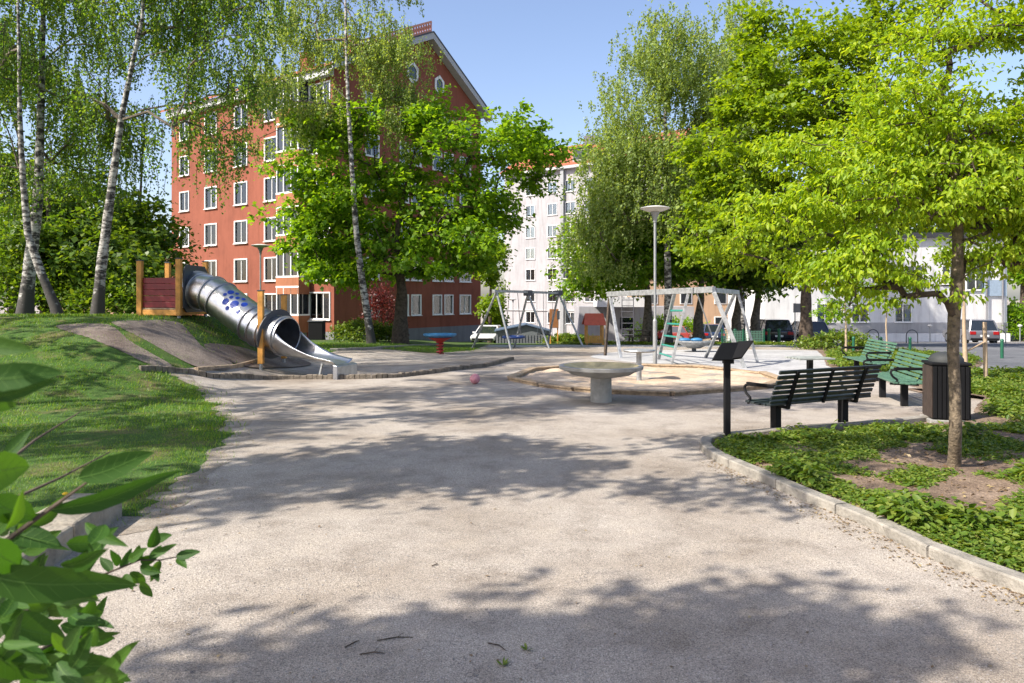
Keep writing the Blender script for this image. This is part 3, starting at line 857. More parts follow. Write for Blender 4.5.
# litter along the kerb and on the gravel, small stones
def scatter_litter(n, seed):
    r = np.random.default_rng(seed)
    i = r.integers(0, 8 * 7, n); K = np.array(kerb)[i]; nrm = r.random(n) ** 1.5 * .35 + .07
    c = np.array([-.55, -.8]); P1 = K + c * nrm[:, None] + r.normal(size=(n, 2)) * .04
    Y = r.uniform(2.8, 14, n // 3) ; X = r.uniform(-.7, .7, n // 3) * Y
    ok = ~inpoly(X, Y, lawn) & ~inpoly(X, Y, bed)
    P2 = np.stack([X[ok], Y[ok]], 1)
    E = np.array(lawn_edge)[r.integers(0, len(lawn_edge), n // 2)] + r.normal(size=(n // 2, 2)) * np.array([.28, .2])
    Q = np.concatenate([P1, P2, E]); k = len(Q)
    C = np.stack([Q[:, 0], Q[:, 1], terrain(Q[:, 0], Q[:, 1]) + .006], 1)
    a = r.random(k) * 6.28
    D = np.stack([np.cos(a), np.sin(a), .15 * r.normal(size=k)], 1)
    s = .4 + .8 * r.random(k)
    lb = LeafBin(); lb.add(*leaf_arrays(C, D, np.tile([0, 0, 1.0], (k, 1)) + .2 * r.normal(size=(k, 3)), .028 * s, .016 * s, .2))
    o = lb.build('leaf_litter', M['litter']); tag(o, 'brown bud scales and leaf bits strewn on the gravel and along the kerb', 'litter', kind='stuff')
scatter_litter(1000, 3)
def bed_litter(n, seed):
    r = np.random.default_rng(seed)
    X = r.uniform(1.8, 9, n); Y = r.uniform(3, 9.6, n); ok = inpoly(X, Y, bed); X, Y = X[ok], Y[ok]; k = len(X)
    C = np.stack([X, Y, terrain(X, Y) + .055 + .02 * r.random(k)], 1); a = r.random(k) * 6.28
    D = np.stack([np.cos(a), np.sin(a), .25 * r.normal(size=k)], 1); sc_ = .5 + .9 * r.random(k)
    lb = LeafBin(); lb.add(*leaf_arrays(C, D, np.tile([0, 0, 1.0], (k, 1)) + .5 * r.normal(size=(k, 3)), .042 * sc_, .024 * sc_, .25))
    o = lb.build('dead_leaves', M['litter']); tag(o, 'brown dead leaves lying on the bare soil of the planting bed', 'litter', kind='stuff')
bed_litter(4500, 8)
def scatter_stones(n, seed):
    r = np.random.default_rng(seed)
    Y = 2.7 + 9 * r.random(n) ** 1.6; X = r.uniform(-.72, .72, n) * Y
    ok = ~inpoly(X, Y, lawn) & ~inpoly(X, Y, bed); X, Y = X[ok], Y[ok]; k = len(X)
    s = (.0018 + .0035 * r.random(k) ** 4) * 1.3
    base = np.array([[1, 0, 0], [0, 1, 0], [-1, 0, 0], [0, -1, 0], [0, 0, .8], [0, 0, -.3]])
    C = np.stack([X, Y, terrain(X, Y) + s * .3], 1)
    V = (C[:, None, :] + base[None] * s[:, None, None] * (1 + .5 * r.normal(size=(k, 6, 1))).clip(.5, 1.6)).reshape(-1, 3)
    f = np.array([[0, 1, 4], [1, 2, 4], [2, 3, 4], [3, 0, 4]])
    Fc = (np.arange(k)[:, None, None] * 6 + f[None]).reshape(-1, 3)
    o = np_mesh('gravel', V, Fc, M['pebble']); tag(o, 'loose grit lying on the packed gravel', 'gravel', kind='stuff')
scatter_stones(42000, 4)
# twigs lying on the gravel
for i, (px, py, a, L_, lb_) in enumerate([(395, 640, .2, .18, 'thin dry twig lying in the tree shadow'), (352, 645, .9, .09, 'short dark twig left of the tree shadow middle'), (372, 655, .1, .12, 'bent thin twig lowest in the tree shadow'),
                                     (497, 648, -.7, .12, 'pale straight twig beside the green sprouts'), (435, 566, .6, .05, 'tiny forked twig on sunlit gravel')]):
    c = G(px, py); d = Vector((math.cos(a), math.sin(a), 0)) * L_ / 2
    mb = MB(); mb.tube([c - d + Vector((0, 0, .006)), c + Vector((.01, .012, .009)), c + d + Vector((0, 0, .006))], [.003, .0035, .002], 5)
    if i % 2 == 0: mb.tube([c + Vector((.01, .012, .009)), c + d * .6 + Vector((-.02, .05, .01))], [.002, .001], 4)
    tag(mb.build('twig', M['bark']), lb_, 'twig', 'twigs on the gravel')
for i, (px, py, lb_) in enumerate([(527, 650, 'small green weed sprouting from shaded gravel, upper of the two'), (503, 665, 'small green weed sprouting from shaded gravel, lower of the two')]):
    c = G(px, py); mb = MB(); rr = random.Random(i)
    for k in range(14):
        a = rr.random() * 6.28; l = .025 + .02 * rr.random(); d = Vector((math.cos(a), math.sin(a), .5)); s = Vector((-d.y, d.x, 0)) * .006
        mb.add([c, c + d * l * .5 + s, c + d * l, c + d * l * .5 - s], [(0, 1, 2, 3)])
    tag(mb.build('weed', M['leaf_cover']), lb_, 'weed', 'weeds in the gravel')
# dandelion by the wall
c = P(64, 497, 5.6); c.z = tz(c.x, c.y)
root = thing('dandelion', 'yellow dandelion flower at the lawn edge behind the stone block', 'flower', (c.x, c.y, c.z))
mb = MB(); mb.tube([c, c + Vector((.01, 0, .22))], .003, 5); mb.build('stem', M['leaf_cover'], root)
mb = MB(); mb.ball(c + Vector((.01, 0, .23)), .022, 6, sq=(1, 1, .55)); mb.build('flower_head', M['yellow'], root)

# ================================================================== PLAY EQUIPMENT
# --- platform with tube slide
gz = tz(-8.5, 18.5)
def wood_post(mb, x, y, z0, z1, s=.13):
    mb.box((x, y, (z0 + z1) / 2), (s, s, z1 - z0))
A0 = P(140, 313, 18.6); B0 = P(179, 313, 18.4); C1 = P(168, 311, 20.6); D1 = P(205.5, 311, 20.2)
root = thing('play_platform', 'wooden play platform with maroon side panel on the mound beside the birches', 'play platform', (A0.x + .7, 19.3, tz(A0.x + .7, 19.3)))
for p, py in ((A0, 261), (B0, 259), (C1, 263), (D1, 262)):
    top = P(0, py, p.y).z
    mb = MB(); wood_post(mb, p.x, p.y, 1.22, top); mb.build('post', M['post_wood'], root, bevel=.012)
    mb = MB(); mb.box((p.x, p.y, top + .012), (.15, .15, .024)); mb.build('post_cap', M['darkplate'], root, bevel=.006)
for p in (A0, B0, C1, D1):
    mb = MB(); mb.tube([(p.x, p.y, tz(p.x, p.y) - .1), (p.x, p.y, 1.25)], .045, 10); mb.build('steel_foot', M['galv'], root, smooth=True)
zd = 1.3
mb = MB()
for (a, b) in ((A0, B0), (B0, D1), (C1, D1), (A0, C1)):
    mb.bar((a.x, a.y, zd), (b.x, b.y, zd), .05, .15)
mb.build('beam', M['post_wood'], root, bevel=.008)
mb = MB(); mb.prism([(A0.x, A0.y, zd + .085), (B0.x, B0.y, zd + .085), (D1.x, D1.y, zd + .085), (C1.x, C1.y, zd + .085)], (0, 0, .03)); mb.build('deck', M['plank'], root)
mb = MB()
for k in range(5):
    z = zd + .2 + k * .155
    a = C1 + (A0 - C1) * 0; 
    mb.bar((A0.x + .05, A0.y + .06, z), (C1.x - .07, C1.y, z), .03, .146)
    mb.bar((C1.x + .07, C1.y, z), (D1.x - .07, D1.y, z), .03, .146)
    mb.bar((A0.x + .07, A0.y + .01, z), (B0.x - .07, B0.y + .01, z), .03, .146)
mb.build('side_panel', M['maroon'], root, bevel=.006)
mb = MB()
# plate with the tube entrance (frame round a hole)
a = Vector((B0.x + .06, B0.y + .08, 0)); b = Vector((D1.x + .06, D1.y - .08, 0)); dd = (b - a).normalized(); W_ = (b - a).length
cz = zd + .62
seg = 24; hole = []; outer = []
for k in range(seg):
    t = 2 * PI * k / seg; hole.append((W_ / 2 + .4 * math.cos(t), cz + .4 * math.sin(t)))
    c_, s_ = math.cos(t), math.sin(t); q = 1 / max(abs(c_) / (W_ / 2), abs(s_) / .62); outer.append((W_ / 2 + q * c_, cz + q * s_))
vs = [a + dd * u + Vector((0, 0, z)) for u, z in hole + outer]; nrm = Vector((dd.y, -dd.x, 0)) * .03
vs2 = [v + nrm for v in vs]
fs = []
for k in range(seg):
    k2 = (k + 1) % seg
    fs += [(k, k2, seg + k2, seg + k), (2 * seg + k, 3 * seg + k, 3 * seg + k2, 2 * seg + k2), (k, 2 * seg + k, 2 * seg + k2, k2), (seg + k, seg + k2, 3 * seg + k2, 3 * seg + k)]
mb.add(vs + vs2, fs); mb.build('entrance_plate', M['darkplate'], root)
ent = (a + b) / 2 + Vector((.03, 0, cz))
# tube
rt = .465
cpts = [ent, P(200, 291, 19.0), P(213, 294.5, 18.8), P(226, 303, 18.6), P(240, 313.5, 18.35), P(254, 323.5, 18.1), P(265, 330, 17.9), P(276, 334, 17.75), P(287, 336.5, 17.6)]
def catmull(pts, n):
    out = []; m = len(pts)
    for i in range(m - 1):
        p0 = pts[max(i - 1, 0)]; p1 = pts[i]; p2 = pts[i + 1]; p3 = pts[min(i + 2, m - 1)]
        for s in range(n):
            t = s / n
            out.append(.5 * ((2 * p1) + (-p0 + p2) * t + (2 * p0 - 5 * p1 + 4 * p2 - p3) * t * t + (-p0 + 3 * p1 - 3 * p2 + p3) * t ** 3))
    out.append(pts[-1]); return out
cl = catmull([Vector(p) for p in cpts], 6)
root = thing('tube_slide', 'steel tube slide with blue dots running down from the wooden platform', 'slide', (G(262, 366).x, G(262, 366).y, G(262, 366).z))
def frames(pts):
    out = []
    for i, p in enumerate(pts):
        t = (pts[min(i + 1, len(pts) - 1)] - pts[max(i - 1, 0)]).normalized()
        s = t.cross(Vector((0, 0, 1))).normalized(); u = s.cross(t); out.append((p, t, s, u))
    return out
fr = frames(cl)
SEG = 32
def shell(fr, r0, r1, arc=(0, 2 * PI), seg=SEG, closed=True):
    mb = MB(); vs = []
    for (p, t, s, u) in fr:
        for r_ in (r0, r1):
            for k in range(seg + (0 if closed else 1)):
                a = arc[0] + (arc[1] - arc[0]) * k / seg
                vs.append(p + (s * math.cos(a) + u * math.sin(a)) * r_)
    n = seg if closed else seg + 1; fs = []
    for i in range(len(fr) - 1):
        o0 = i * 2 * n; o1 = (i + 1) * 2 * n
        for k in range(seg):
            k2 = (k + 1) % n
            fs.append((o0 + k, o0 + k2, o1 + k2, o1 + k)); fs.append((o0 + n + k, o1 + n + k, o1 + n + k2, o0 + n + k2))
    for o0 in (0, (len(fr) - 1) * 2 * n):
        for k in range(seg):
            k2 = (k + 1) % n; fs.append((o0 + k, o0 + n + k, o0 + n + k2, o0 + k2))
    mb.add(vs, fs); return mb
tube = shell(fr, rt, rt - .015).build('tube', M['steel'], root, smooth=True)
for i in (2, 7, 12, 16, 30, 34, 38, 46):
    p, t, s, u = fr[i]
    shell([(p - t * .022, t, s, u), (p + t * .022, t, s, u)], rt + .035, rt + .003).build('flange', M['steel_dull'], root, smooth=True)
# blue dots
mb = MB()
def on_tube(px, py):
    k = Vector(((px - 512) / F, 1, (HZ - py) / F)); o_ = Vector((0, 0, CAMZ)); d = 16.5
    while d < 21:
        q = o_ + k * d
        best = min(range(len(fr) - 1), key=lambda i_: (fr[i_][0] - q).length)
        p, t = fr[best][0], fr[best][1]; w_ = q - p; w_ = w_ - t * w_.dot(t)
        if w_.length <= rt: return q, t, w_.normalized(), p
        d += .01
    return None
for (px, py, rp) in [(230.8, 292.3, 2.9), (225, 294.5, 1.8), (231.4, 297.3, 1.9), (237.6, 298, 1.9), (237.2, 293.8, 1.7), (225.6, 301.5, 3.2), (234.3, 304.3, 4.1), (227.4, 308.2, 2.0), (244.4, 304.6, 2.9), (243.6, 299.3, 1.8), (238.3, 311.9, 2.0)]:
    h_ = on_tube(px, py)
    if not h_: continue
    q, t, nn, p = h_; r_ = rp * 18.4 / F * 1.12; n = 18; vs = []
    axp = q - nn * rt; bb = t.cross(nn).normalized()
    for rr_ in (0, .5, 1):
        for k in range(n):
            a_ = 2 * PI * k / n; A_ = r_ * rr_ * math.sin(a_) / rt
            vs.append(axp + t * (r_ * rr_ * math.cos(a_)) + (nn * math.cos(A_) + bb * math.sin(A_)) * (rt + .008))
    mb.add(vs, [(j_ * n + k, j_ * n + (k + 1) % n, (j_ + 1) * n + (k + 1) % n, (j_ + 1) * n + k) for j_ in range(2) for k in range(n)])
mb.build('blue_dots', M['dotblue'], root)
# open chute: trough sweeping to the lip
lipA = P(333, 357, 17.2); 
ch = catmull([cl[-1], P(300, 344, 17.45), P(322, 353.5, 17.2), P(343, 359, 17.0)], 6)
frc = frames(ch); vs = []; NS = 20
for i, (p, t, s, u) in enumerate(frc):
    f = i / (len(frc) - 1); lift = 1 - f
    for k in range(NS + 1):
        q = k / NS * 2 - 1
        ang = -PI / 2 + q * (PI / 2 + .25) * (1 - .25 * f)
        cx, cz_ = rt * math.cos(ang), rt * math.sin(ang)
        fx, fz = q * .42, -.12 + .1 * abs(q) ** 4
        g_ = sstep(f * 1.15); g_ = float(g_)
        vs.append(p + s * (cx * (1 - g_) + fx * g_) + u * (cz_ * (1 - g_) + fz * g_))
fs = [(i * (NS + 1) + k, i * (NS + 1) + k + 1, (i + 1) * (NS + 1) + k + 1, (i + 1) * (NS + 1) + k) for i in range(len(frc) - 1) for k in range(NS)]
mb = MB(); mb.add(vs, fs); o = mb.build('chute', M['steel'], root, smooth=True)
sd = o.modifiers.new('thick', 'SOLIDIFY'); sd.thickness = .012
p, t, s, u = frc[-1]
gl = tz(p.x, p.y)
mb = MB(); tt_ = Vector((t.x, t.y, 0)).normalized(); sh = Vector((s.x, s.y, 0)).normalized()
top_ = p.z - .1
mb.prism([p + sh * -.43 + Vector((0, 0, top_ - p.z)), p + sh * .43 + Vector((0, 0, top_ - p.z)), p + sh * .43 + tt_ * .12 + Vector((0, 0, top_ - p.z - .03)), p + sh * -.43 + tt_ * .12 + Vector((0, 0, top_ - p.z - .03))], (0, 0, gl + .01 - top_))
mb.build('lip', M['steel_dull'], root, bevel=.015)
mb = MB()
q_ = frc[-5]
for s_ in (-1, 1):
    mb = MB(); mb.bar(q_[0] + Vector((0, 0, -.15)) + sh * .3 * s_, Vector((q_[0].x, q_[0].y, tz(q_[0].x, q_[0].y))) + sh * .3 * s_ - tt_ * .1, .04)
    mb.build('brace', M['galv'], root)
pc = fr[42]
shell([(pc[0] - pc[1] * .01, *pc[1:]), (pc[0] + pc[1] * .01, *pc[1:])], rt + .16, rt + .004).build('collar', M['darkplate'], root)
for (px, py0, d) in ((261, 291, 17.35), (284, 295, 19.2)):
    x = (px - 512) / F * d; g_ = tz(x, d); zt = P(px, py0, d).z
    mb = MB(); mb.box((x, d, (g_ + .14 + zt) / 2), (.13, .13, zt - g_ - .14)); pst = mb.build('support_post', M['post_wood'], root, bevel=.012)
    mb = MB(); mb.box((x, d, g_ + .05), (.05, .1, .22)); mb.build('post_shoe', M['galv'], root)
    mb = MB(); mb.box((x, d, zt + .012), (.145, .145, .024)); mb.build('post_cap', M['darkplate'], root)

# --- blue disc on red spring
c = gd(440, 26.8); root = thing('spinning_disc', 'round blue play disc standing on a red spring before the brick-red gable', 'play disc', c)
zt = P(0, 334, 26.8).z
mb = MB(); mb.lathe([(0, -.12), (.2, -.12), (.55, -.05), (.62, 0), (.62, .05), (.56, .05), (.5, .01), (0, -.02)], (c.x, c.y, zt - .04), 32); mb.build('disc', M['bluedisc'], root, smooth=True)
mb = MB(); hl = []
for k in range(90):
    a = k / 90 * 2 * PI * 5; hl.append((c.x + .12 * math.cos(a), c.y + .12 * math.sin(a), c.z + .02 + (zt - .16 - c.z) * k / 90))
mb.tube(hl, .03, 6); mb.tube([(c.x, c.y, c.z), (c.x, c.y, zt - .12)], .05, 8); mb.build('spring', M['red'], root, smooth=True)
mb = MB()
mb.lathe([(0, -.34), (.1, -.34), (.16, -.28), (.46, -.13), (.4, -.12), (0, -.15)], (c.x, c.y, zt), 24)
mb.build('bracket', M['red'], root)

# --- pink ball
c = G(475, 384); o = MB().ball((c.x, c.y, c.z + .112), .112, 14).build('ball', M['pink'], smooth=True)
tag(o, 'pink ball lying on the gravel left of the sandbox', 'ball')

# --- concrete basin and small sand table
c = G(601, 401.5)
BU = .085
root = thing('concrete_basin', 'round concrete play basin with yellowish inside on a thick pedestal', 'play basin', c)
c_ = (c.x, c.y, c.z)
mb = MB(); mb.lathe([(0, -.1), (.19, -.1), (.185, .36 + BU), (0, .36 + BU)], c_, 32)
c_ = (c.x, c.y, c.z + BU)
mb.build('pedestal', M['concrete'], root, smooth=True)
mb = MB(); mb.lathe([(0, .36), (.3, .36), (.52, .4), (.6, .45), (.74, .5), (.745, .555), (.66, .56), (.63, .53), (.5, .46), (0, .44)], c_, 48); mb.build('bowl', M['concrete'], root, smooth=True)
mb = MB(); mb.lathe([(.66, .5615), (.64, .55), (.5, .475), (0, .455)], c_, 48); mb.build('bowl_lining', M['basin'], root, smooth=True)
c = G(639, 380.5); c_ = (c.x, c.y, c.z)
root = thing('sand_table', 'small round steel table standing in the sand behind the concrete basin', 'sand table', c)
ht = P(0, 350.5, c.y).z - c.z
mb = MB(); mb.lathe([(0, -.15), (.06, -.15), (.06, ht * .97), (0, ht * .97)], c_, 16); mb.build('post', M['galv'], root, smooth=True)
mb = MB(); mb.lathe([(0, ht - .04), (.34, ht - .03), (.37, ht), (.36, ht + .025), (0, ht + .02)], c_, 36); mb.build('table_top', M['galv'], root, smooth=True)

# --- left swing set
def xf(px, d): return (px - 512) / F * d
root = thing('swing_set', 'grey swing set of three A frames with a blue basket seat before the white block', 'swing set', gd(528, 33))
apx = [(496.5, 291, 31.0), (528, 293, 33.0), (558.5, 293, 35.2)]
feet = [[(472, 344.5, 32.2), (511.3, 348.8, 30.6)], [(514, 338, 34.0), (549.5, 345.5, 32.4)], [(547, 338, 36.0), (583.5, 343.5, 34.6)]]
tops = [P(*a) for a in apx]
mb = MB(); mb.bar(tops[0] - (tops[2] - tops[0]).normalized() * .2, tops[2] + (tops[2] - tops[0]).normalized() * .2, .1, .11); mb.build('crossbar', M['galv'], root)
for a, ff in zip(tops, feet):
    for (px, py, d) in ff:
        f_ = gd(px, d); mb = MB(); mb.tube([a - Vector((0, 0, .02)), f_ - Vector((0, 0, .05))], .05, 10); mb.build('leg', M['galv'], root, smooth=True)
for a in tops[1:]:
    mb = MB(); mb.box(a, (.42, .2, .26)); mb.build('bracket', M['darkplate'], root, bevel=.02)
bdir = (tops[2] - tops[0]).normalized()
def beam_at(px, tp):
    # point on the crossbar seen at pixel column px
    a, b = tp[0], tp[-1]; k = (px - 512) / F; s = (k * a.y - a.x) / ((b.x - a.x) - k * (b.y - a.y)); return a + (b - a) * s
# basket
bc = beam_at(513.5, tops); zb = P(0, 337, bc.y).z
mb = MB(); mb.tube([(bc.x + .48 * math.cos(a), bc.y + .48 * math.sin(a), zb) for a in [2 * PI * k / 28 for k in range(29)]], .055, 8, cap=False)
bs = mb.build('basket_seat', M['blue'], root, smooth=True)
mb = MB()
for k in range(-4, 5):
    q = k * .1; w_ = math.sqrt(max(.47 ** 2 - q * q, 0)); mb.tube([(bc.x - w_, bc.y + q, zb), (bc.x, bc.y + q, zb - .07), (bc.x + w_, bc.y + q, zb)], .013, 4)
    mb.tube([(bc.x + q, bc.y - w_, zb), (bc.x + q, bc.y, zb - .075), (bc.x + q, bc.y + w_, zb)], .013, 4)
mb.build('net', M['rope'], bs)
mb = MB()
for sx, sy in ((-1, -1), (1, -1), (-1, 1), (1, 1)):
    mb.tube([(bc.x + .34 * sx, bc.y + .34 * sy, zb), Vector((bc.x, bc.y, bc.z)) + bdir * (.32 * sx) - Vector((0, 0, .05))], .012, 4)
mb.build('rope', M['rope'], root)
for px, zpx, col in ((541.5, 334, 'rope'), (548, 335, 'rope')):
    b_ = beam_at(px, tops); z_ = P(0, zpx, b_.y).z
    mb = MB(); mb.box((b_.x, b_.y, z_), (.42, .18, .035)); ss = mb.build('swing_seat', M['black'], root, bevel=.01)
    mb = MB()
    for s_ in (-1, 1): mb.tube([(b_.x + .2 * s_, b_.y, z_), (b_.x + .22 * s_, b_.y, b_.z - .05)], .01, 4)
    mb.build('chain', M['galv'], ss)

# --- large climbing frame with long beam
root = thing('climbing_frame', 'pale metal climbing frame with long beam, teal-runged ladder and hanging ropes', 'climbing frame', gd(665, 22.5))
T0 = P(609.5, 294.2, 25.6); T1 = P(714, 289.5, 20.2); T2 = P(738, 292.4, 22.3)
mb = MB(); mb.bar(T0 - (T1 - T0).normalized() * .1, T1, .13, .17); mb.build('beam', M['galv'], root, bevel=.01)
mb = MB(); mb.bar(T1 + (T2 - T1).normalized() * .1 + Vector((0, 0, -.02)), T2, .1, .13); mb.build('crossbar', M['galv'], root, bevel=.01)
def leg(top, px, py, w=.1, nm='leg', mat='galv'):
    f_ = G(px, py); mb = MB(); mb.bar(top, f_ - Vector((0, 0, .05)), w, w * .8); mb.build(nm, M[mat], root, bevel=.008); return f_
tp2 = [T0, T1]
leg(T0 - Vector((0, 0, .09)), 605, 355.6, .1, 'leg', 'bark'); leg(T0 + Vector((.02, -.05, -.09)), 621, 358, .11)
La = beam_at(674.5, tp2) - Vector((0, 0, .06)); Lb = beam_at(688.5, tp2) - Vector((0, 0, .06))
fa = leg(La, 658, 359.5, .1); fb = leg(Lb, 671, 364.5, .1)
for k in range(5):
    t = (.25, .44, .62, .76, .9)[k]; a = La + (fa - La) * t; b = Lb + (fb - Lb) * t
    mb = MB(); mb.tube([a, b], .03, 8); mb.build('rung', M['teal'], root, smooth=True)
leg(T1 - Vector((0, 0, .08)), 745.5, 368, .15)
leg(T1 + (T2 - T1) * .85 - Vector((0, 0, .05)), 705, 357.5, .09); leg(T2 - Vector((0, 0, .03)), 758, 362.5, .1)
mb = MB()
for px in (622, 633.5):
    b_ = beam_at(px, tp2); mb.tube([b_ - Vector((0, 0, .07)), (b_.x, b_.y, P(0, 337, b_.y).z)], .014, 4)
b1 = beam_at(622, tp2); b2 = beam_at(633.5, tp2)
for k in range(7):
    z = 300 + k * 5.8; mb.tube([(b1.x, b1.y, P(0, z, b1.y).z), (b2.x, b2.y, P(0, z, b2.y).z)], .013, 4)
mb.build('rope_ladder', M['rope'], root)
for px, py in ((698, 338), (704, 340)):
    pass
mb = MB(); b_ = beam_at(697, tp2)
mb.tube([b_ - Vector((0, 0, .08)), P(712, 336, b_.y + .4)], .02, 6); mb.build('hanging_pole', M['galv'], root)

# --- shallow merry-go-round dish behind it
c = gd(694, 28.5); root = thing('merry_go_round', 'shallow grey merry-go-round dish with blue seats behind the climbing frame', 'merry-go-round', c)
zt = P(0, 341, 28.5).z
mb = MB(); mb.lathe([(0, -.3), (.25, -.28), (.55, -.12), (.72, -.02), (.72, .03), (.66, .03), (.5, -.05), (0, -.1)], (c.x, c.y, zt), 32); mb.build('dish', M['galv'], root, smooth=True)
mb = MB(); mb.tube([(c.x, c.y, c.z - .05), (c.x, c.y, zt - .2)], .09, 12); mb.build('pivot', M['darkplate'], root)
for k, q in enumerate((-.38, .08)):
    mb = MB(); mb.ball((c.x + q, c.y - .1, zt + .05), .22, 8, sq=(1.1, .8, .38)); mb.build('seat', M['bluedisc'], root, smooth=True)
mb = MB(); mb.bar((c.x + .3, c.y, zt + .03), (c.x + .65, c.y, zt + .07), .06); mb.build('handle', M['plank'], root)

# --- playhouse
c = gd(594, 38.5); root = thing('playhouse', 'tiny wooden playhouse with red pitched roof beside the swing set', 'playhouse', c)
c_ = Vector(c); w = 1.0
for sx in (-1, 1):
    for sy in (-1, 1): mb = MB(); mb.box((c.x + sx * .42, c.y + sy * .42, c.z + .55), (.09, .09, 1.15)); mb.build('post', M['post_wood'], root)
mb = MB()
for k in range(9):
    q = -.38 + k * .095; mb.box((c.x + q, c.y - .44, c.z + .32), (.08, .02, .42)); mb.box((c.x + .44, c.y + q, c.z + .32), (.02, .08, .42)); mb.box((c.x - .44, c.y + q, c.z + .32), (.02, .08, .42))
mb.build('low_wall', M['post_wood'], root)
mb = MB(); zr = c.z + 1.15
for s_ in (-1, 1): mb.prism([(c.x - .6, c.y + s_ * .6, zr - .08), (c.x + .6, c.y + s_ * .6, zr - .08), (c.x + .48, c.y, zr + .5), (c.x - .48, c.y, zr + .5)], (0, 0, .04))
mb.build('roof', M['red'] if False else simple('faded_red_roof', (.5, .1, .06), .6), root)
mb = MB(); mb.box((c.x, c.y, c.z + .1), (.9, .9, .05)); mb.build('floor_board', M['plank'], root)

# --- brown notice board behind the swing
c = gd(554, 42); root = thing('notice_board', 'brown wooden notice board on posts behind the swing set', 'notice board', c)
a = P(549.5, 309, 42); b = P(558.5, 328, 42)
mb = MB(); mb.box(((a.x + b.x) / 2, 42, (a.z + b.z) / 2), (b.x - a.x, .08, a.z - b.z)); mb.build('board', M['brownboard'], root, bevel=.02)
mb = MB(); mb.box((c.x + .25, 41.93, (a.z + b.z) / 2 + .2), (.16, .03, .5)); mb.build('paper', M['darkplate'], root)
mb = MB(); mb.box((a.x + .05, 42.06, (c.z + a.z) / 2), (.07, .04, a.z - c.z)); mb.box((b.x - .05, 42.06, (c.z + a.z) / 2), (.07, .04, a.z - c.z)); mb.build('post', M['post_wood'], root)

# --- dark picnic table behind the frame
c = gd(641, 39.5); root = thing('picnic_table', 'dark brown picnic table under the round tree behind the climbing frame', 'picnic table', c)
for nm, z, q, w_ in (('table_top', .74, 0, .7), ('bench_seat', .45, -.72, .25), ('bench_seat', .45, .72, .25)):
    mb = MB()
    k = max(1, int(w_ / .13))
    for j in range(k): mb.box((c.x, c.y + q - w_ / 2 + (j + .5) * w_ / k, c.z + z), (1.5, w_ / k - .015, .04))
    mb.build(nm, M['bark'], root)
for s_ in (-1, 1):
    mb = MB(); mb.bar((c.x + .55 * s_, c.y - .3, c.z + .72), (c.x + .55 * s_, c.y - .7, c.z), .08); mb.bar((c.x + .55 * s_, c.y + .3, c.z + .72), (c.x + .55 * s_, c.y + .7, c.z), .08); mb.bar((c.x + .55 * s_, c.y - .8, c.z + .41), (c.x + .55 * s_, c.y + .8, c.z + .41), .06); mb.build('leg_frame', M['bark'], root)

# ================================================================== LAMPS
def lamp(px, d, label, topy=None):
    g = gd(px, d)
    root = thing('street_lamp', label, 'lamp post', g, 0, 'lamp posts with shallow white shades')
    mb = MB(); mb.tube([g - Vector((0, 0, .1)), g + Vector((0, 0, 1.3))], .06, 14); mb.tube([g + Vector((0, 0, 1.3)), g + Vector((0, 0, 1.36))], [.06, .038], 14)
    mb.tube([g + Vector((0, 0, 1.36)), g + Vector((0, 0, 4.12))], .036, 12); mb.build('pole', M['lampgrey'], root, smooth=True)
    mb = MB(); mb.lathe([(.05, 4.08), (.06, 4.2), (.12, 4.33), (.13, 4.36), (.1, 4.38), (0, 4.38)], tuple(g), 20); mb.build('lamp_holder', M['lampgrey'], root, smooth=True)
    mb = MB(); mb.lathe([(.12, 4.37), (.25, 4.40), (.4, 4.46), (.425, 4.475), (.4, 4.49), (.22, 4.53), (0, 4.55)], tuple(g), 36); mb.build('lamp_shade', M['lampwhite'], root, smooth=True)
    return root
lamp(655, 20.3, 'tall grey lamp post with shallow shade standing at the sandbox rim')
lamp(260.5, 33, 'grey lamp post seen behind the lower end of the tube slide')
lamp(565.5, 50, 'distant lamp post before the downpipe of the white block')
lamp(513, 80, 'smallest lamp post, before the foot of the white block above the shed')

# ================================================================== INFO STAND, BENCHES, BIN
g = G(727, 440)
root = thing('information_stand', 'black lectern-like information stand with two tilted panels on one post', 'information stand', g)
mb = MB(); mb.box((g.x, g.y, g.z + .5), (.075, .075, 1.05)); mb.build('post', M['black'], root, bevel=.008)
mb = MB(); mb.box((g.x, g.y, g.z + .008), (.18, .18, .012)); mb.build('foot_plate', M['black'], root)
d0 = g.y
def slab(q, th=.035):
    n = (q[1] - q[0]).cross(q[3] - q[0]).normalized() * th
    m_ = MB(); m_.prism(q, n); return m_
# left panel leans to the viewer's left, right panel to the right: like an open book
slab([P(711, 361, d0 - .14), P(732, 361, d0 - .02), P(738, 343, d0 + .18), P(720.5, 344, d0 + .06)]).build('panel', M['black'], root, bevel=.006)
slab([P(732, 360.2, d0 - .02), P(741.5, 359, d0 - .02), P(753.5, 342, d0 + .16), P(738, 343, d0 + .18)]).build('panel', M['black'], root, bevel=.006)
mb = MB(); mb.box((g.x + .02, g.y + .02, P(0, 362, d0).z + .01), (.12, .1, .06)); mb.build('bracket', M['black'], root)

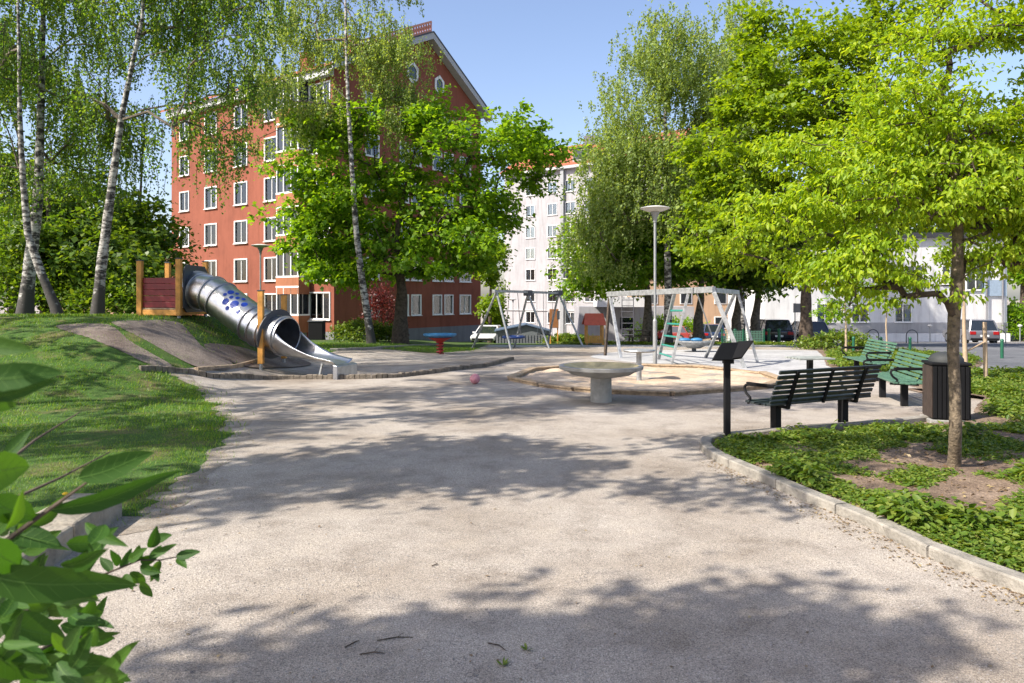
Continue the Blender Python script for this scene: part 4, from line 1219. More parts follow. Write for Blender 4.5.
def bench(name, label, c, rz, mat, L_=1.9, leg_gap=1.28, group='park benches round the sandbox', arms=(1,), slats_mat=None, slat_w=.075):
    """local: x along the bench, +y = the way a sitter faces, z up; c = ground point at the middle"""
    root = thing(name, label, 'bench', c, rz, group)
    def B(mb, nm, m, bev=.006, sm=False): return mb.build(nm, m, root, smooth=sm, bevel=bev, world=False)
    for s_ in (-1, 1):
        mb = MB(); mb.box((s_ * leg_gap / 2, 0, .18), (.1, .1, .42)); B(mb, 'leg', M['black'])
    prof_b = [(-.19, .40), (-.235, .52), (-.275, .64), (-.32, .76), (-.36, .86)]
    for s_ in (-1, 1):
        mb = MB(); x = s_ * leg_gap / 2
        mb.bar((x, -.22, .375), (x, .22, .385), .05, .035)
        for i in range(4): mb.bar((x, prof_b[i][0] - .015, prof_b[i][1]), (x, prof_b[i + 1][0] - .015, prof_b[i + 1][1]), .05, .03)
        mb.bar((x, -.2, .37), (x, -.215, .43), .05, .04)
        B(mb, 'support_bracket', M['black'], .004)
    mb = MB(); x = 0
    for i in range(4): mb.bar((x, prof_b[i][0] - .015, prof_b[i][1]), (x, prof_b[i + 1][0] - .015, prof_b[i + 1][1]), .04, .025)
    B(mb, 'centre_strap', M['black'], .004)
    mb = MB()
    for k in range(5): mb.box((0, -.17 + k * .092, .415 + .006 * abs(k - 2)), (L_, .07, .03))
    B(mb, 'seat', mat)
    mb = MB()
    for k in range(7):
        t = k / 6; y = -.19 - .165 * t; z = .455 + .4 * t; a = R(20)
        mb.box((0, y + .0, z), (L_, .026, .05), M4=Matrix.Rotation(a, 3, 'X'))
    B(mb, 'backrest', mat)
    for s_ in arms:
        x = s_ * (L_ / 2 - .03); mb = MB()
        pts = [Vector((x, -.27, .66)), Vector((x, -.1, .655)), Vector((x, .1, .65)), Vector((x, .23, .64)), Vector((x, .27, .6)), Vector((x, .24, .53)), Vector((x, .17, .47)), Vector((x, .2, .42)), Vector((x, .2, .39))]
        mb.tube(catmull(pts, 4), .018, 8); mb.bar((x, -.25, .675), (x, .22, .67), .045, .02); B(mb, 'armrest', M['black'], 0, True)
    return root
l1, l2 = G(773.5, 433.5), G(845, 427)
ang = math.atan2(l2.y - l1.y, l2.x - l1.x)
bench('park_bench', 'black slatted bench turned towards the sandbox, beside the information stand', ((l1.x + l2.x) / 2, (l1.y + l2.y) / 2, (l1.z + l2.z) / 2), ang, M['blackslat'], arms=(-1, 1))
l1, l2 = G(883, 397.5), G(903.6, 405.8)
ang = math.atan2(l1.y - l2.y, l1.x - l2.x)
bench('park_bench', 'dark green slatted bench standing next to the litter bin', ((l1.x + l2.x) / 2, (l1.y + l2.y) / 2, (l1.z + l2.z) / 2), ang, M['greenslat'], arms=(-1, 1), L_=1.8)
c = Vector((8.3, 16.9, 0)); c.z = tz(c.x, c.y)
bench('park_bench', 'farther dark green slatted bench among the yellow-green plants', c, R(82), M['greenslat'], arms=(-1, 1), L_=1.8)
# slatted table
c = Vector((5.75, 13.9, 0)); c.z = tz(c.x, c.y)
root = thing('slatted_table', 'slatted table on one post seen just beyond the black bench', 'table', c, R(8))
zt = P(0, 358, 13.9).z - c.z
mb = MB()
for k in range(5): mb.box((0, -.24 + k * .12, zt), (.72, .075, .03))
mb.build('table_top', M['plank_grey'], root, bevel=.005, world=False)
mb = MB(); mb.box((0, 0, zt / 2 - .02), (.09, .09, zt)); mb.build('leg', M['black'], root, world=False)
# bin
c = Vector((6.3, 10.45, 0)); c.z = tz(c.x, c.y)
root = thing('litter_bin', 'large dark litter bin with domed lid and brown side standing at the kerb end', 'litter bin', c, R(-14)); root.scale = (.84, .82, 1.03)
B = lambda mb, nm, m, bev=0, sm=False: mb.build(nm, m, root, smooth=sm, bevel=bev, world=False)
B(MB().box((0, 0, .03), (.66, .6, .06)), 'base_plate', M['concrete'], .01)
B(MB().box((0, 0, .44), (.56, .52, .76)), 'body', M['black'], .02)
mb = MB()
for k in range(7): mb.box((-.29, -.225 + k * .075, .44), (.02, .062, .72))
B(mb, 'side_cladding', M['binbrown'], .004)
mb = MB()
for k in range(8): mb.box((-.245 + k * .07, -.27, .44), (.055, .018, .72)); mb.box((-.245 + k * .07, .27, .44), (.055, .018, .72))
for k in range(7): mb.box((.29, -.225 + k * .075, .44), (.02, .062, .72))
B(mb, 'slat_cladding', M['black'], .004)
B(MB().box((0, 0, .835), (.62, .58, .04)), 'rim', M['black'], .012)
mb = MB(); mb.lathe([(.27, .855), (.265, .9), (.22, .95), (.13, .985), (0, .995)], (0, 0, 0), 28); B(mb, 'lid', M['binlid'], 0, True)

# ================================================================== BUILDINGS
def wall_grid(mb, O, u, up, n, W, H, holes, depth=.14, mi=0):
    """Wall plane at O spanned by u (width W) and up (height H) facing n, with rectangular openings and reveals."""
    xs = sorted(set([0, W] + [h[0] for h in holes] + [h[1] for h in holes])); zs = sorted(set([0, H] + [h[2] for h in holes] + [h[3] for h in holes]))
    O = Vector(O)
    pt = lambda x, z: O + u * x + up * z
    for i in range(len(xs) - 1):
        for j in range(len(zs) - 1):
            cx = (xs[i] + xs[i + 1]) / 2; cz = (zs[j] + zs[j + 1]) / 2
            if any(h[0] < cx < h[1] and h[2] < cz < h[3] for h in holes): continue
            mb.add([pt(xs[i], zs[j]), pt(xs[i + 1], zs[j]), pt(xs[i + 1], zs[j + 1]), pt(xs[i], zs[j + 1])], [(0, 1, 2, 3)], mi)
    for (a, b, c_, d_) in holes:
        q = [pt(a, c_), pt(b, c_), pt(b, d_), pt(a, d_)]; r_ = [p - n * depth for p in q]
        mb.add(q + r_, [(0, 1, 5, 4), (1, 2, 6, 5), (2, 3, 7, 6), (3, 0, 4, 7)], mi)
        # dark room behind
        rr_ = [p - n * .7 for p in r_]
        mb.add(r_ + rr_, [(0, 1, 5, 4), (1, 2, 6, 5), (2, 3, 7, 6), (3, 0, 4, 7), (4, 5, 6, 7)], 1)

_wcache = {}
def window(parent, O, u, up, n, x, z, w, h, mull=2, curtain=True, trim=.09):
    """Window centred at (x,z) on the wall frame; frame with sub-parts pane, sill and curtain."""
    var = random.choice([0, 0, 1, 2, 3]); key = (round(w, 2), round(h, 2), mull, var, round(trim, 3))
    c = Vector(O) + u * x + up * z
    rz = math.atan2(u.y, u.x)
    loc = parent_matrix(parent).inverted() @ c
    prz = parent.rotation_euler.z
    if key not in _wcache:
        # local: x along wall, z up, -y outward
        mb = MB(); t = trim
        for s_ in (-1, 1):
            mb.box((s_ * (w / 2 + t / 2 - .02), -.015, 0), (t, .1, h + 2 * t - .04)); mb.box((0, -.013, s_ * (h / 2 + t / 2 - .02)), (w - .02, .1, t))
        for k in range(1, mull): mb.box((-w / 2 + w * k / mull, .03, 0), (.055, .05, h))
        fr_ = mb.build('window', M['white'], parent, world=False)
        pn = MB(); pn.box((0, .05, 0), (w - .02, .012, h - .02)); pn.build('pane', M['glass'], fr_, world=False)
        sl = MB(); sl.box((0, -.08, -h / 2 - t - .0), (w + 2 * t + .04, .12, .04)); sl.build('sill', M['white'], fr_, world=False)
        if curtain:
            cu = MB(); N_ = 14
            for sx in (-1, 1):
                vs = []; wd = {0: (.2, .32), 1: (.42, .1), 2: (.14, .12), 3: (.5, .46)}[var][sx > 0]
                for k in range(N_ + 1):
                    xx = sx * (w / 2 - w * wd * k / N_); yy = .2 + .03 * math.sin(k * 1.7)
                    vs += [Vector((xx, yy, -h / 2)), Vector((xx, yy, h / 2))]
                cu.add(vs, [(2 * k, 2 * k + 2, 2 * k + 3, 2 * k + 1) for k in range(N_)])
            cu.build('curtain', M['curtain'], fr_, world=False)
        _wcache[key] = fr_; fr_.location = loc; fr_.rotation_euler = (0, 0, rz - prz); return fr_
    f0 = _wcache[key]; cp = copy_tree(f0, parent); cp.location = loc; cp.rotation_euler = (0, 0, rz - prz); return cp

# ---- brick-red six storey block
Cc = Vector(((334 - 512) / F * 48.1, 48.1, 0))
uL = Vector((-.811, .585, 0)).normalized(); uG = Vector((.585, .811, 0)).normalized()
ZB = -2.6; ZE = 17.1; ZR = 21.55
root = thing('apartment_block', 'six storey brick-red apartment block with gable, behind the maple and the slide', 'apartment block', (Cc.x, Cc.y, -1.5), 0)
Lf = 20.3; Wg = 15.8; rx_ = 9.1
up = Vector((0, 0, 1))
# facade runs right to left from the corner: build from far end so that u points right
Of = Cc + uL * Lf; Of.z = ZB
ur = -uL; nf = Vector((-.585, -.811, 0)).normalized()
rows = [15.3, 12.4, 9.5, 6.6, 3.72, 1.1]
cols = [14.5, 10.5, 6.75]
holes = []; wins = []
for z in rows:
    for s_ in cols: wins.append((Lf - s_, z, 1.55, 1.6, 2))
    wins.append((Lf - 1.45, z, 2.1, 1.75, 3))
    wins.append((Lf - 18.3, z, 1.3, 1.5, 2))
holes = [(x - w / 2, x + w / 2, z - ZB - h / 2, z - ZB + h / 2) for x, z, w, h, _ in wins]
mb = MB(); wall_grid(mb, Of, ur, up, nf, Lf, ZE - ZB, holes)
for x, z, w, h, m_ in wins: window(root, Of, ur, up, nf, x, z - ZB, w, h, m_)
# gable wall
ng = Vector((.811, -.585, 0)).normalized(); Og = Vector((Cc.x, Cc.y, ZB))
def s_of(px): k = (px - 512) / F; return (k * Cc.y - Cc.x) / (uG.x - k * uG.y)
gw = []
for z in rows:
    for px in (416, 437, 448.5, 465):
        gw.append((s_of(px), z, .95 if px != 465 else 1.3, 1.45, 1 if px != 465 else 2))
    gw.append((s_of(404), z, .8, 1.45, 1)); gw.append((s_of(372), z, 1.2, 1.45, 2))
gw = [g_ for g_ in gw]
gh = [(x - w / 2, x + w / 2, z - ZB - h / 2, z - ZB + h / 2) for x, z, w, h, _ in gw]
wall_grid(mb, Og, uG, up, ng, Wg, ZE - ZB, gh)
for x, z, w, h, m_ in gw: window(root, Og, uG, up, ng, x, z - ZB, w, h, m_)
# gable triangle and the two hidden sides
pk = lambda s_, z: Cc + uG * s_ + Vector((0, 0, z))
mb.add([pk(0, ZE), pk(Wg, ZE), pk(rx_, ZR)], [(0, 1, 2)])
bk = uL * Lf
mb.add([pk(0, ZE) + bk, pk(Wg, ZE) + bk, pk(rx_, ZR) + bk], [(2, 1, 0)])
mb.add([pk(Wg, ZB), pk(Wg, ZE), pk(Wg, ZE) + bk, pk(Wg, ZB) + bk], [(0, 1, 2, 3)])
mb.add([pk(0, ZB) + bk, pk(0, ZE) + bk, pk(Wg, ZE) + bk, pk(Wg, ZB) + bk], [(0, 1, 2, 3)])
mb.build('wall', [M['redwall'], M['roomdark']], root)
# attic windows on the gable
for px, z, w, h in ((412, 19.0, .8, 1.1),):
    c_ = Og + uG * s_of(px); 
hexs = []
def hexwin(s_, z, r_, sides, nm='attic_window'):
    c_ = pk(s_, z) + ng * .03; pts = [c_ + uG * (r_ * math.cos(2 * PI * k / sides + PI / 2)) + up * (r_ * 1.25 * math.sin(2 * PI * k / sides + PI / 2)) for k in range(sides)]
    inn = [c_ + (p - c_) * .68 for p in pts]; m_ = MB()
    for k in range(sides):
        k2 = (k + 1) % sides; m_.prism([pts[k], pts[k2], inn[k2], inn[k]], ng * .06)
    f_ = m_.build(nm, M['white'], root)
    m_ = MB(); m_.add([p for p in inn], [tuple(range(sides))]); m_.build('pane', M['carglass'], f_)
hexwin(s_of(439), 18.35, .62, 6); hexwin(s_of(412), 18.6, .7, 6)
# plinth, a touch proud of the walls
mb = MB(); hp = -.65 - ZB
for (O_, u_, n_, L_) in ((Of, ur, nf, Lf), (Og, uG, ng, Wg)):
    o_ = O_ + n_ * .04; mb.prism([o_, o_ + u_ * (L_ + .04), o_ + u_ * (L_ + .04) - n_ * .036, o_ - n_ * .036], (0, 0, hp))
mb.build('plinth', M['plinth'], root)
# roof
mb = MB(); ov = .7
e1 = pk(-ov, ZE - .12); e2 = pk(rx_, ZR + .25); e3 = pk(Wg + ov, ZE - .12)
sh_ = -uL * .55; L2 = uL * (Lf + 1.1)
mb.prism([e1 + sh_, e2 + sh_, e2 + sh_ + L2, e1 + sh_ + L2], (0, 0, .16)); mb.prism([e2 + sh_, e3 + sh_, e3 + sh_ + L2, e2 + sh_ + L2], (0, 0, .16))
rf = mb.build('roof', M['roof'], root)
# verge boards along the gable, cornice below the eave
mb = MB()
for a_, b_ in ((e1, e2), (e2, e3)):
    a2 = a_ - uL * .62 + Vector((0, 0, -.34)); b2 = b_ - uL * .62 + Vector((0, 0, -.34))
    q = [a2, b2, b2 + Vector((0, 0, .5)), a2 + Vector((0, 0, .5))]; mb.prism(q, ng * .08)
    # soffit
    mb.prism([a2 + Vector((0, 0, .02)), b2 + Vector((0, 0, .02)), b2 + uL * .6 + Vector((0, 0, .02)), a2 + uL * .6 + Vector((0, 0, .02))], (0, 0, .05))
mb.build('verge_board', M['cornice'], root)
mb = MB(); o_ = Cc + nf * .25; mb.bar(o_ + Vector((0, 0, ZE - .35)), o_ + uL * Lf + Vector((0, 0, ZE - .35)), .5, .55); mb.build('cornice', M['cornice'], root)
mb = MB(); a2 = e1 - uL * .62; b2 = e2 - uL * .62
mb.bar(a2 + Vector((0, 0, .2)) + ng * .05, b2 + Vector((0, 0, .2)) + ng * .05, .14, .1); mb.bar(b2 + Vector((0, 0, .2)) + ng * .05, e3 - uL * .62 + Vector((0, 0, .2)) + ng * .05, .14, .1)
mb.build('roof_edge', M['darkroof'], root)
# openwork tile parapet climbing the near roof slope
mb = MB(); a2 = pk(2.5, 0); 
def slope_pt(s_, dz): return pk(s_, ZE - .12 + (ZR + .37) * 0 + (ZR + .25 - ZE + .12) * (s_ + ov) / (rx_ + ov) + dz) - uL * .45
n_ = 26
for k in range(n_ + 1):
    s_ = 2 + (rx_ - 2) * k / n_; mb.bar(slope_pt(s_, .15), slope_pt(s_, 1.0), .1, .1)
mb.bar(slope_pt(2, .3), slope_pt(rx_, .3), .12, .22); mb.bar(slope_pt(2, 1.0), slope_pt(rx_, 1.0), .16, .16)
for k in range(n_):
    s0 = 2 + (rx_ - 2) * k / n_; s1 = 2 + (rx_ - 2) * (k + 1) / n_; mb.bar(slope_pt(s0, .4), slope_pt(s1, .9), .06, .05); mb.bar(slope_pt(s1, .4), slope_pt(s0, .9), .06, .05)
mb.build('roof_parapet', simple('terracotta', (.6, .27, .19), .8), root)
for s_, l_ in ((8.6, 8), (8.9, 14)):
    c_ = pk(s_, ZR + .7) + uL * l_; mb = MB(); mb.box(c_, (.9, .9, 1.7), rz=math.atan2(uL.y, uL.x)); mb.box(c_ + Vector((0, 0, .88)), (1.05, 1.05, .12), rz=math.atan2(uL.y, uL.x))
    mb.build('chimney', M['redwall'], root)
# glazed bays with orange parapets near the corner
for z in rows[:-0 or None]:
    c_ = Cc + uL * 3.7 + nf * .5; az = math.atan2(uL.y, uL.x)
    if z > 2 or True:
        b_ = MB().box((c_.x, c_.y, z - 1.25), (2.5, .95, 1.15), rz=az).build('bay_parapet', M['baywall'], root)
        MB().box((c_.x, c_.y, z + .3), (2.3, .8, 1.95), rz=az).build('bay_glazing', M['carglass'], b_)
        mb = MB()
        for q in (-1.15, -.4, .4, 1.15): 
            p_ = c_ - uL * q + nf * .43; mb.box((p_.x, p_.y, z + .3), (.09, .09, 1.95), rz=az)
        for zz in (-.62, 1.3):
            p_ = c_ + nf * .43; mb.box((p_.x, p_.y, z + zz), (2.5, .1, .12), rz=az)
        for q in (-1.19, 1.19):
            p_ = c_ - uL * q; mb.box((p_.x, p_.y, z + 1.3), (.1, .9, .1), rz=az); mb.box((p_.x, p_.y, z - .62), (.1, .9, .1), rz=az)
        mb.build('bay_frame', M['white'], b_)
# downpipe at the corner
mb = MB(); p_ = Cc + uL * 2.62 + nf * .1; mb.tube([(p_.x, p_.y, -1.6), (p_.x, p_.y, ZE - .6)], .06, 8); mb.build('downpipe', M['roof'] if False else M['maroon'], root)

# dark rubbish container before the red facade
c = Vector(((317 - 512) / F * 46.5, 46.5, 0)); c.z = tz(c.x, c.y)
root = thing('rubbish_container', 'small black rubbish container by the foot of the red facade', 'rubbish container', c)
zb_ = P(0, 322, 46.5).z
mb = MB(); mb.box((c.x, c.y, (c.z + zb_) / 2), (.95, .7, zb_ - c.z)); mb.build('body', M['black'], root, bevel=.05)
mb = MB(); mb.box((c.x, c.y, zb_ + .05), (1.02, .78, .1)); mb.build('lid', M['darkplate'], root, bevel=.03)

# ---- white block behind
D = 97.0; uW = Vector((-.80, .6, 0)); nW = Vector((-.6, -.8, 0))
c0 = Vector(((640 - 512) / F * D * .93, D * .93, 0))
def hit(px, O_, u_):
    k = (px - 512) / F; return (k * O_.y - O_.x) / (u_.x - k * u_.y)
sL = hit(504.5, c0, uW)
O = c0 + uW * sL; ZB2 = -6.0; O.z = ZB2; ZE2 = 19.2
root = thing('white_apartment_block', 'tall white apartment block with orange tiled roof and dark downpipe, behind the swings', 'apartment block', (c0.x, c0.y, -4))
colpx = [530.5, 552.5, 570.5, 590, 612, 632]
ws = []
fz = [16.6 - 2.95 * k for k in range(7)]
for px in colpx:
    s_ = sL - hit(px, c0, uW)
    for z in fz: ws.append((s_, z, 1.5, 1.5, 2))
ws.append((sL - hit(515, c0, uW), 13.6, 1.2, 1.4, 2))
holes = [(x - w / 2, x + w / 2, z - ZB2 - h / 2, z - ZB2 + h / 2) for x, z, w, h, _ in ws]
mb = MB(); wall_grid(mb, O, -uW, up, nW, sL + 4, ZE2 - ZB2, holes)
pts = [O, O - uW * (sL + 4), O - uW * (sL + 4) - nW * 12, O - nW * 12]
for i in (1, 2, 3):
    a_, b_ = pts[i], pts[(i + 1) % 4]; mb.add([a_, b_, b_ + Vector((0, 0, ZE2 - ZB2)), a_ + Vector((0, 0, ZE2 - ZB2))], [(0, 1, 2, 3)])
mb.build('wall', [M['whitewall'], M['roomdark']], root)
for x, z, w, h, m_ in ws: window(root, O, -uW, up, nW, x, z - ZB2, w, h, m_, trim=.07)
T_ = lambda i, z, o_=0: Vector((pts[i].x, pts[i].y, z))
mb = MB(); mid = nW * -6
a_, b_ = T_(0, ZE2) + nW * .6 + uW * .4, T_(1, ZE2) + nW * .6 - uW * .4
ra, rb = T_(0, ZE2 + 4.0) + mid + uW * .4, T_(1, ZE2 + 4.0) + mid - uW * .4
c2, d2 = T_(3, ZE2) - nW * .6 + uW * .4, T_(2, ZE2) - nW * .6 - uW * .4
mb.prism([a_, b_, rb, ra], (0, 0, .2)); mb.prism([c2, d2, rb, ra], (0, 0, .2))
mb.add([T_(0, ZE2), ra, T_(3, ZE2)], [(0, 1, 2)])
mb.build('roof', M['roof'], root)
mb = MB(); mb.bar(T_(0, ZE2 - .15) + nW * .35, T_(1, ZE2 - .15) + nW * .35, .7, .35); mb.build('cornice', M['cornice'], root)
s_ = sL - hit(563.5, c0, uW); p_ = O - uW * s_ + nW * .2
mb = MB(); mb.box((p_.x, p_.y, (ZB2 + ZE2) / 2), (.5, .5, ZE2 - ZB2), rz=math.atan2(uW.y, uW.x)); mb.build('downpipe', M['lampgrey'], root)
p_ = O - uW * (sL / 2) + nW * .12; mb = MB(); mb.bar(O + nW * .1 + Vector((0, 0, 5.9)), O - uW * (sL + 4) + nW * .1 + Vector((0, 0, 5.9)), .12, .18); mb.build('string_course', M['cornice'], root)
for px, h_ in ((580, 2), (612, 2)):
    s_ = sL - hit(px, c0, uW); p_ = O - uW * s_ - nW * 1.2
    az = math.atan2(-uW.y, -uW.x)
    d_ = MB().box((p_.x, p_.y, ZE2 + 1.35), (2.3, 2.4, 1.6), rz=az).build('dormer', M['whitewall'], root)
    q_ = p_ + nW * 1.22
    MB().box((q_.x, q_.y, ZE2 + 1.4), (1.8, .05, 1.1), rz=az).build('pane', M['carglass'], d_)
    MB().box((p_.x + nW.x * .15, p_.y + nW.y * .15, ZE2 + 2.25), (2.7, 2.9, .16), rz=az).build('dormer_roof', M['darkroof'], d_)
s_ = sL - hit(570, c0, uW); p_ = O - uW * s_ - nW * 5
mb = MB(); mb.box((p_.x, p_.y, ZE2 + 4.3), (1.4, 1, 1.2)); mb.build('chimney', M['plinth'], root)

# low annex with balcony slab
root = thing('low_annex', 'low grey annex with white balcony parapet right of the playhouse', 'annex', gd(625, 74))
a_ = P(598, 297, 72); b_ = P(645, 307, 72)
mb = MB(); mb.box(((a_.x + b_.x) / 2, 74, (a_.z + b_.z) / 2), (b_.x - a_.x, 4, a_.z - b_.z)); mb.build('balcony_parapet', M['housewall'], root)
zb_ = tz(10, 74) - .3
mb = MB(); mb.box((13.0, 78.1, (b_.z + zb_) / 2), (12, 6, b_.z - zb_)); mb.build('wall', M['whitewall'], root)
mb = MB(); mb.box((12.0, 75.05, zb_ + 2.0), (1.4, .08, 1.2)); f_ = mb.build('window', M['carglass'], root)
mb = MB()
for k in range(12): mb.bar((9.5 + k * .5, 71.9, a_.z), (9.5 + k * .5, 71.9, a_.z + .5), .04)
mb.bar((9.2, 71.9, a_.z + .5), (15.2, 71.9, a_.z + .5), .05); mb.build('railing', M['black'], root)

# peach house far behind the trunks
c = gd(712, 92); root = thing('peach_house', 'peach-coloured house glimpsed between the tree trunks behind the climbing frame', 'house', c)
mb = MB(); mb.box((c.x, c.y, c.z + 4), (22, 8, 8)); mb.build('wall', M['peach'], root)
mb = MB()
for s_ in (-1, 1): mb.prism([(c.x - 11.4, c.y + s_ * 4.4, c.z + 8), (c.x + 11.4, c.y + s_ * 4.4, c.z + 8), (c.x + 11.4, c.y, c.z + 11), (c.x - 11.4, c.y, c.z + 11)], (0, 0, .15))
mb.build('roof', M['roof'], root)
for k in range(5):
    for j in range(2): 
        f_ = MB().box((c.x - 8.5 + k * 4.2, c.y - 4.03, c.z + 2.2 + j * 3), (1.5, .1, 1.5)).build('window', M['white'], root)
        MB().box((c.x - 8.5 + k * 4.2, c.y - 4.1, c.z + 2.2 + j * 3), (1.25, .05, 1.25)).build('pane', M['carglass'], f_)
# pale building at far left behind the platform
c = gd(150, 85); root = thing('distant_house', 'pale pink house glimpsed left of the red block behind the platform', 'house', c)
mb = MB(); mb.box((c.x, c.y, c.z + 5), (16, 10, 12)); mb.build('wall', M['peach'], root)
mb = MB(); mb.box((c.x, c.y, c.z + 11.2), (17, 11, .5)); mb.build('roof', M['roof'], root)
for k in range(4):
    f_ = MB().box((c.x - 5.5 + k * 3.8, c.y - 5.03, c.z + 7.4), (1.6, .1, 1.7)).build('window', M['white'], root)
    MB().box((c.x - 5.5 + k * 3.8, c.y - 5.1, c.z + 7.4), (1.3, .05, 1.4)).build('pane', M['carglass'], f_)

# ---- pale house on the right
D = 59.6
xl, xr = (764 - 512) / F * D, (1007 - 512) / F * D
zp = P(0, 322.5, D).z; zb_ = tz(30, D) - .5; zt_ = 6.6
root = thing('pale_house', 'long pale house with grey base facing the street behind the slim tree', 'house', ((xl + xr) / 2, D, tz(30, D)))
O = Vector((xl, D, zp)); ux = Vector((1, 0, 0)); ny_ = Vector((0, -1, 0))
hz = []
for px in (903, 860, 825): hz.append(((px - 512) / F * D - xl, P(0, 313, D).z - zp, 1.35, 1.45, 2))
for px in (800, 840, 880, 915, 950): hz.append(((px - 512) / F * D - xl, P(0, 275, D).z - zp, 1.35, 1.45, 2))
hz.append(((976 - 512) / F * D - xl, P(0, 274, D).z - zp, 1.6, 2.6, 2))
hz = [(x, max(z, h / 2 + .05), w, h, m_) for x, z, w, h, m_ in hz]
mb = MB(); wall_grid(mb, O, ux, up, ny_, xr - xl, zt_ - zp, [(x - w / 2, x + w / 2, z - h / 2, z + h / 2) for x, z, w, h, _ in hz])
for (a_, b_) in (((xl, D), (xl, D + 10)), ((xr, D), (xr, D + 10)), ((xl, D + 10), (xr, D + 10))):
    mb.add([(a_[0], a_[1], zb_), (b_[0], b_[1], zb_), (b_[0], b_[1], zt_), (a_[0], a_[1], zt_)], [(0, 1, 2, 3)])
mb.build('wall', [M['housewall'], M['roomdark']], root)
for x, z, w, h, m_ in hz: window(root, O, ux, up, ny_, x, z, w, h, m_, trim=.06)
mb = MB(); mb.box(((xl + xr) / 2, D + .1, (zb_ + zp) / 2), (xr - xl + .06, .26, zp - zb_)); mb.build('plinth', M['houseplinth'], root)
mb = MB(); mb.box(((xl + xr) / 2, D + 5, zt_ + .2), (xr - xl + .8, 10.8, .4)); mb.build('roof', M['darkroof'], root)
a_ = P(985, 280, D - .1); b_ = P(1006.5, 296, D - .1)
mb = MB(); mb.box(((a_.x + b_.x) / 2, D - .08, (a_.z + b_.z) / 2), (b_.x - a_.x, .12, a_.z - b_.z)); mb.build('cladding_panel', M['bluepanel'], root)
for px in (985, 1001):
    x = (px - 512) / F * D; mb = MB(); mb.tube([(x, D - .22, zb_), (x, D - .22, zt_ - .1)], .07, 8); mb.build('downpipe', M['plinth'], root)
# projecting wing whose shadow falls across the wall
mb = MB()
# low white wall before the pavement
x0, x1 = xl + .5, xr + 30
o = MB().box(((x0 + xr - .3) / 2, 58.9, (tz(30, 58.9) + P(0, 333.5, 58.9).z) / 2 - .1), (xr - .3 - x0, .3, P(0, 333.5, 58.9).z - tz(30, 58.9) + .2)).build('low_white_wall', M['housewall'], bevel=.02)
tag(o, 'low white wall running along the foot of the pale house', 'wall')
zw = tz(43, 57.2)
o = MB().box((48.2, 57.6, zw + .75), (14, .3, 1.5)).build('garden_wall', M['housewall'], bevel=.02)
tag(o, 'white garden wall below the hedge at the right edge of the street', 'wall')

# ---- grey shed
SD = 45.5; c = gd(524, SD); root = thing('garden_shed', 'low grey shed with blue-grey pitched roof behind the swings', 'shed', c)
x0, x1 = xf(496, SD), xf(550, SD); zt_ = P(0, 331.5, SD).z; zr_ = P(0, 326.5, SD).z
mb = MB(); mb.prism([(x0, SD, c.z - .2), (x1, SD, c.z - .2), (x1, SD, zt_), (x0 + 1.9, SD, zr_ + .05), (x0, SD, zt_)], (0, 2.6, 0)); mb.build('wall', M['shed'], root)
mb = MB(); mb.prism([(x0 - .1, SD - .2, zt_), (x0 + 1.9, SD - .2, zr_ + .1), (x0 + 1.9, SD + 2.8, zr_ + .1), (x0 - .1, SD + 2.8, zt_)], (0, 0, .06))
mb.prism([(x0 + 1.92, SD - .2, zr_ + .1), (x1 + .1, SD - .2, zt_ - .02), (x1 + .1, SD + 2.8, zt_ - .02), (x0 + 1.92, SD + 2.8, zr_ + .1)], (0, 0, .06)); mb.build('roof', M['shedroof'], root)
mb = MB()
for k in range(18): mb.box((x0 + .1 + k * (x1 - x0 - .2) / 17, SD - .03, (c.z + zt_) / 2 - .1), (.03, .03, zt_ - c.z - .2))
mb.build('batten', M['plinth'], root)

